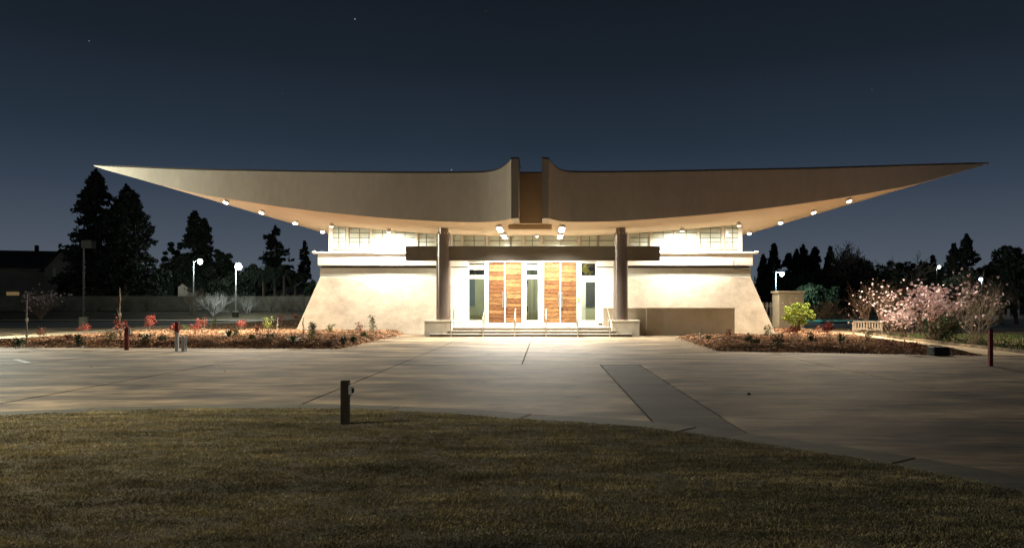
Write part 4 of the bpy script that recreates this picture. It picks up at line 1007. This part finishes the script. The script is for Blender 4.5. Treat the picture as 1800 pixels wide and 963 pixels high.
bare('bare_tree', 'thin bare treetop between cypress and right edge', 'tree', (xx(1745,124),124,0), 8.5, 8, M['bark'], levels=6, r0=.18, spread=.55, first=.32, rmin=.03)
# mid-ground bare shrubs left
def base_loc(px, py, z): Y = (CAMZ-z)*F/(py-HY); return (xx(px,Y), Y, z)
bare('magnolia_tree', 'dim reddish bare magnolia with a few pale buds before the block wall, far left', 'tree', (xx(72,80),80,.05), 3.9, 21, M['redbark'], levels=6, trunks=4, r0=.05, spread=.7, blossom=M['blossomdim'], nblo=140, bs=.10)
bare('bare_shrub', 'dark many-stemmed bare tree between the drum lamp base and the pale shrub', 'shrub', (xx(337,88),88,.45), 3.6, 22, M['bark'], levels=6, trunks=5, r0=.06, spread=.6)
bare('bare_shrub', 'silvery brightly lit bare shrub just left of the lit lamp post', 'shrub', (xx(375,86),86,.3), 3.3, 23, M['ashbark'], levels=6, trunks=4, r0=.05, spread=.85)
bare('bare_shrub', 'thin bare shrub right of the lit lamp post', 'shrub', (xx(436,90),90,.45), 2.8, 24, M['ashbark'], levels=5, trunks=4, r0=.03, spread=.85)
for i, (px_, s, l) in enumerate(((475,1.0,'bare vase-shaped shrub against the wall below the palms, left one'),(507,.9,'bare vase-shaped shrub against the wall, nearer the hall'),(533,1.0,'bare shrub against the wall touching the hall corner'),
                             (258,1.1,'faint bare shrub before the wall under the broad conifer'),(168,1.1,'faint bare shrub right of the drum lamp base'),(212,1.0,'faint bare shrub behind the pale staked sapling'))):
    bare('bare_shrub', l, 'shrub', (xx(px_,91.5),91.5,.55), 2.6*s, 30+i, M['bark'], levels=5, trunks=5, r0=.045, spread=.55)
# right ornamental shrubs
bare('magnolia_tree', 'big magnolia covered in pink blossom right of the sand path', 'tree', (xx(1640,32.5),32.5,.02), 2.6, 41, M['twig'], levels=5, trunks=6, r0=.03, spread=.62, up=.5, first=.38, blossom=M['blossom'], nblo=640, bs=.058, sc3=(1.15,1.1,1.03), nchild=(3,4))
bare('magnolia_tree', 'magnolia just left of the big one, half in bloom behind the bench', 'tree', (xx(1566,39.5),39.5,.02), 2.7, 42, M['twig'], levels=5, trunks=5, r0=.03, spread=.7, first=.38, blossom=M['blossom'], nblo=110, bs=.05, sc3=(1.1,1,1))
bare('magnolia_tree', 'brown-twigged magnolia with few blossoms directly behind the bench', 'tree', (xx(1530,42),42,.02), 2.9, 43, M['twig'], levels=5, trunks=5, r0=.03, spread=.7, first=.38, blossom=M['blossom'], nblo=55, bs=.045)
bare('magnolia_tree', 'nearly bare magnolia with curved stems by the slim red post', 'tree', (xx(1712,28.6),28.6,.02), 2.4, 44, M['palebark'], levels=5, trunks=5, first=.38, r0=.03, spread=.8, blossom=M['blossom'], nblo=70, bs=.045, sc3=(1.05,1.05,1.1))
bare('bare_shrub', 'bare fan-shaped shrub right of the steel cabinet', 'shrub', (xx(1456,50),50,0), 2.5, 45, M['palebark'], levels=5, trunks=4, r0=.035, spread=.7, sc3=(.95,.95,.85), rmin=.009)
for i,(px_, py_, l) in enumerate(((1762,568,'dark fence-side trunk with bare boughs in the far lot'),(1787,568,'dark bare tree at the far right edge of the lot'))):
    bare('bare_tree', l, 'tree', (xx(px_,62),62,0), 4.2, 50+i, M['bark'], levels=5, r0=.22, spread=.7)
rnd(1655,548,74,34.5,71,'dark green rounded bush right of the big magnolia', z0=0, name='bush', cat='bush', n=5000, mt='olive', ls=.05, base=0)
# hanging olive-leaf shrub catching cool light behind the cabinet
rnd(1440,496,100,76,72,'grey-green leafy tree lit by the lamp behind the cabinet', z0=0, mt='olive', n=6500, ls=.17, gap=.2, clumps=40, base=.12)
rnd(1404,526,58,41.5,73,'lime green leafy shrub in front of the steel cabinet', z0=.08, name='lime_shrub', cat='shrub', n=3600, mt='lime', ls=.075, clumps=46, base=.05, gap=.15)
bare('magnolia_tree', 'low magnolia thick with blossom at the left foot of the big magnolia', 'tree', (xx(1590,35),35,.02), 1.75, 48, M['twig'], levels=5, trunks=5, r0=.025, spread=.8, first=.38, blossom=M['blossom'], nblo=300, bs=.052, sc3=(1.3,1.1,.85))
# ------------------------------------------------------------------ bed plants
def yucca(seed, n=34, L_=.42):
    r = random.Random(seed); m = MB()
    for k in range(n):
        a = r.uniform(0, 2*pi); el = r.uniform(.15, 1.45); l = L_*r.uniform(.75, 1.1)
        d = Vector((math.cos(a)*math.cos(el), math.sin(a)*math.cos(el), math.sin(el))); s = Vector((-math.sin(a), math.cos(a), 0))*.02
        b0 = Vector((0,0,.05)); mid = b0+d*l*.55; tip = b0+d*l+Vector((0,0,-.03))
        m.quad(b0-s, b0+s, mid+s*1.3, mid-s*1.3); m.quad(mid-s*1.3, mid+s*1.3, tip)
    return m
def leafy(seed, h, w_, n, ls, stem=.008, stems=3, low=.25):
    r = random.Random(seed); st = MB(); P = []
    for s_ in range(stems):
        a = r.uniform(0, 6.28); lean = r.uniform(0, .5)*w_
        top = Vector((math.cos(a)*lean, math.sin(a)*lean, h*r.uniform(.75,1))); mid = top*.5+Vector((r.gauss(0,.03),r.gauss(0,.03),0))
        st.tube([(0,0,-.05), mid, top], [stem*1.3, stem, stem*.5], 4, cap=False)
        for k in range(n//stems):
            u = r.uniform(low, 1.0); p = top*u; q = Vector((r.gauss(0,1), r.gauss(0,1), r.gauss(0,.6))).normalized()*w_*.5*r.uniform(.1,1)*(1.15-u*.6)
            P.append(tuple(p+q))
            if k % 3 == 0: st.tube([p*.96, p+q], [stem*.4, stem*.25], 3, cap=False)
    return st, leaves(np.array(P), ls)
def plant(px, py, z, kind, h, label, seed, wd=None):
    x, y, _ = base_loc(px, py, z)
    if kind == 'yucca':
        root = empty('yucca', (0,0,0), label, 'yucca'); yucca(seed, 36, h).build('leaves', M['yucca'], root)
    else:
        wd = wd or h*.6
        spec = {'red': ('red_shrub','shrub','redleaf',170,.045,5,.55), 'rust': ('rust_shrub','shrub','rustleaf',120,.045,4,.45), 'green': ('young_shrub','shrub','green',170,.045,4,.2),
                'lime': ('young_shrub','shrub','lime',150,.045,4,.25), 'dark': ('low_shrub','shrub','yucca',170,.05,5,.05), 'sap': ('sapling','sapling','lime',40,.035,1,.3)}[kind]
        root = empty(spec[0], (0,0,0), label, spec[1]); st, V = leafy(seed, h, wd, int(spec[3]*(1 if h < .8 else 1.6)), spec[4], stems=spec[5], low=spec[6])
        st.build('stems', M['palebark'] if kind != 'dark' else M['bark'], root); tri_mesh('foliage', V, M[spec[2]], kind=None, parent=root, nv=4)
    root.location = (x, y, z); root.rotation_euler.z = seed
    return root
zL = .19
PL = [(262,588,'red',.95,'bright red-topped shrub right of the red bollard',.7),(213,594,'red',.7,'red shrub at the foot of the pale staked sapling',.9),
 (307,590,'red',.55,'small red shrub behind the red-topped post',.4),(341,588,'red',.5,'rounded orange-red shrub right of the pipe stub',.55),
 (358,581,'red',.75,'red shrub farther back above the orange-red one',.7),(424,582,'red',.62,'red shrub behind the middle yucca',.6),
 (150,588,'red',.5,'dim red shrub at the drum lamp base',.6),(493,571,'red',.75,'low red shrub at the back of the bed near the hall',.9),(519,569,'red',.7,'dark red shrub touching the hall corner',.7),
 (402,594,'yucca',.42,'yucca in the middle of the left bed',0),(516,603,'yucca',.46,'dark spiky yucca near the front of the left bed',0),
 (416,594,'green',.45,'small green shrub hugging the middle yucca',.5),(327,582,'green',.3,'tiny grassy green plant behind the orange-red shrub',.5),
 (470,583,'lime',.8,'pale-leaved young shrub at the back of the left bed',.5),(258,601,'dark',.32,'low round dark green plant by the bed edge',.5),(195,600,'green',.42,'dull green shrub left of the red bollard',.6),
 (471,601,'dark',.42,'low spreading dark shrub left of the front yucca',.95),(549,600,'green',.85,'tall double-tiered green shrub right of the front yucca',.5),
 (579,585,'green',.45,'airy green shrub against the left wall',.5),(601,585,'sap',.18,'tiny sprig against the left wall',.2),(630,590,'rust',.6,'rust-red airy shrub against the left wall',.6),
 (656,588,'green',1.0,'tall airy green sapling shrub near the left pedestal',.5),(639,592,'green',.22,'tiny green plant before the rust-red shrub',.3),
 (603,604,'dark',.24,'small dark plant near the bed tip, left one',.25),(621,601,'dark',.22,'small dark plant near the bed tip, right one',.3),
 (452,590,'rust',.5,'brown dry shrub left of the low spreading one',.5),(285,600,'green',.2,'tuft of dull leaves by the sign post',.4),(70,596,'rust',.5,'grey dry shrub by the left path',.6),(32,607,'dark',.25,'dark tuft at the left edge of the frame',.4),
 (138,606,'dark',.35,'dark clump in the left end of the bed',.4),(377,574,'green',.5,'small green shrub at the back next to the far red one',.4),(440,597,'green',.2,'scattered low sprout between yucca and dry shrub',.3),
 (118,600,'rust',.25,'brown sprig in the dim end of the bed',.4),(230,596,'rust',.35,'reddish sprigs directly behind the red bollard',.5)]
for i, (px_, py_, kd, h, lab, wd) in enumerate(PL): plant(px_, py_, zL, kd, h, lab, 100+i, wd)
PR = [(1280,598,'rust',.5,'rust-red shrub before the low wall end',.45),(1316,602,'dark',.35,'small dark shrub mid right bed',.4),(1349,593,'green',.62,'airy green shrub at the right wall corner',.45),
 (1369,610,'dark',.5,'dark broad-leaved plant at the front of the right bed',.45),(1396,603,'red',.72,'bright red shrub below the lime shrub',.6),(1425,604,'dark',.45,'brown-green shrub in front of the lime shrub',.45),
 (1477,603,'yucca',.46,'spiky yucca in the right bed',0),(1526,603,'green',.55,'thin green plant before the bench',.5),(1456,600,'red',.8,'thin sapling with orange-red top right of the lime shrub',.45),
 (1562,612,'rust',.3,'low purple-brown plant near the path',.7),(1600,617,'rust',.25,'low brown plant near the black pot',.6),(1330,606,'dark',.2,'dark tuft in the front right bed',.4),(1386,590,'rust',.4,'rust sprigs at the shrub foot',.5),
 (1440,588,'rust',.45,'faint reddish seedling by the path start',.4),(1246,598,'green',.2,'tiny seedling before the low wall',.25)]
for i, (px_, py_, kd, h, lab, wd) in enumerate(PR): plant(px_, py_, .12, kd, h, lab, 200+i, wd)
# staked saplings
def staked(px, py, z, toppy, label, branches, seed, mt):
    x, y, _ = base_loc(px, py, z); h = zz(toppy, y)-z; r = random.Random(seed); root = empty('staked_sapling', (x,y,z), label, 'sapling')
    pts = [(x+r.gauss(0,.02), y, z-.05+h*u) for u in (0,.25,.5,.75,1)]
    MB().tube(pts, [.028,.026,.024,.02,.01], 7).build('trunk', mt, root, smooth=True)
    m = MB()
    for k in range(branches):
        u = r.uniform(.35,.75); a = r.choice((0,pi))+r.gauss(0,.7); l = h*r.uniform(.12,.26); p = Vector((x,y,z+h*u)); d = Vector((math.cos(a),math.sin(a)*.4,1.0)).normalized()
        m.tube([p, p+d*l*.5+Vector((math.cos(a)*.06,0,0)), p+d*l], [.012,.009,.004], 4, cap=False)
    if branches: m.build('branches', M['bark'], root)
    MB().lathe(x, y, [(.04,z+h*.42),(.045,z+h*.46),(.04,z+h*.48)], 8).build('tie', M['white'], root)
    MB().lathe(x, y, [(.045,z+h*.12),(.05,z+h*.16),(.045,z+h*.18)], 8).build('tie', M['white'], root)
staked(211, 594, zL, 503, 'pale leaning staked sapling behind the red bollard', 9, 3, M['palebark'])
staked(47, 603, zL, 511, 'pale staked trunk with white ties at the far left', 0, 4, M['ashbark'])
staked(534, 597, zL, 556, 'thin bare whip before the left wall corner', 0, 5, M['redbark'])
staked(488, 583, zL, 556, 'pale stake near the back red shrubs', 0, 6, M['palebark'])
staked(1231, 598, .12, 571, 'thin bare whip before the low wall', 2, 7, M['palebark'])
print('tris', sum(len(o.data.polygons) for o in bpy.data.objects if o.type == 'MESH'))
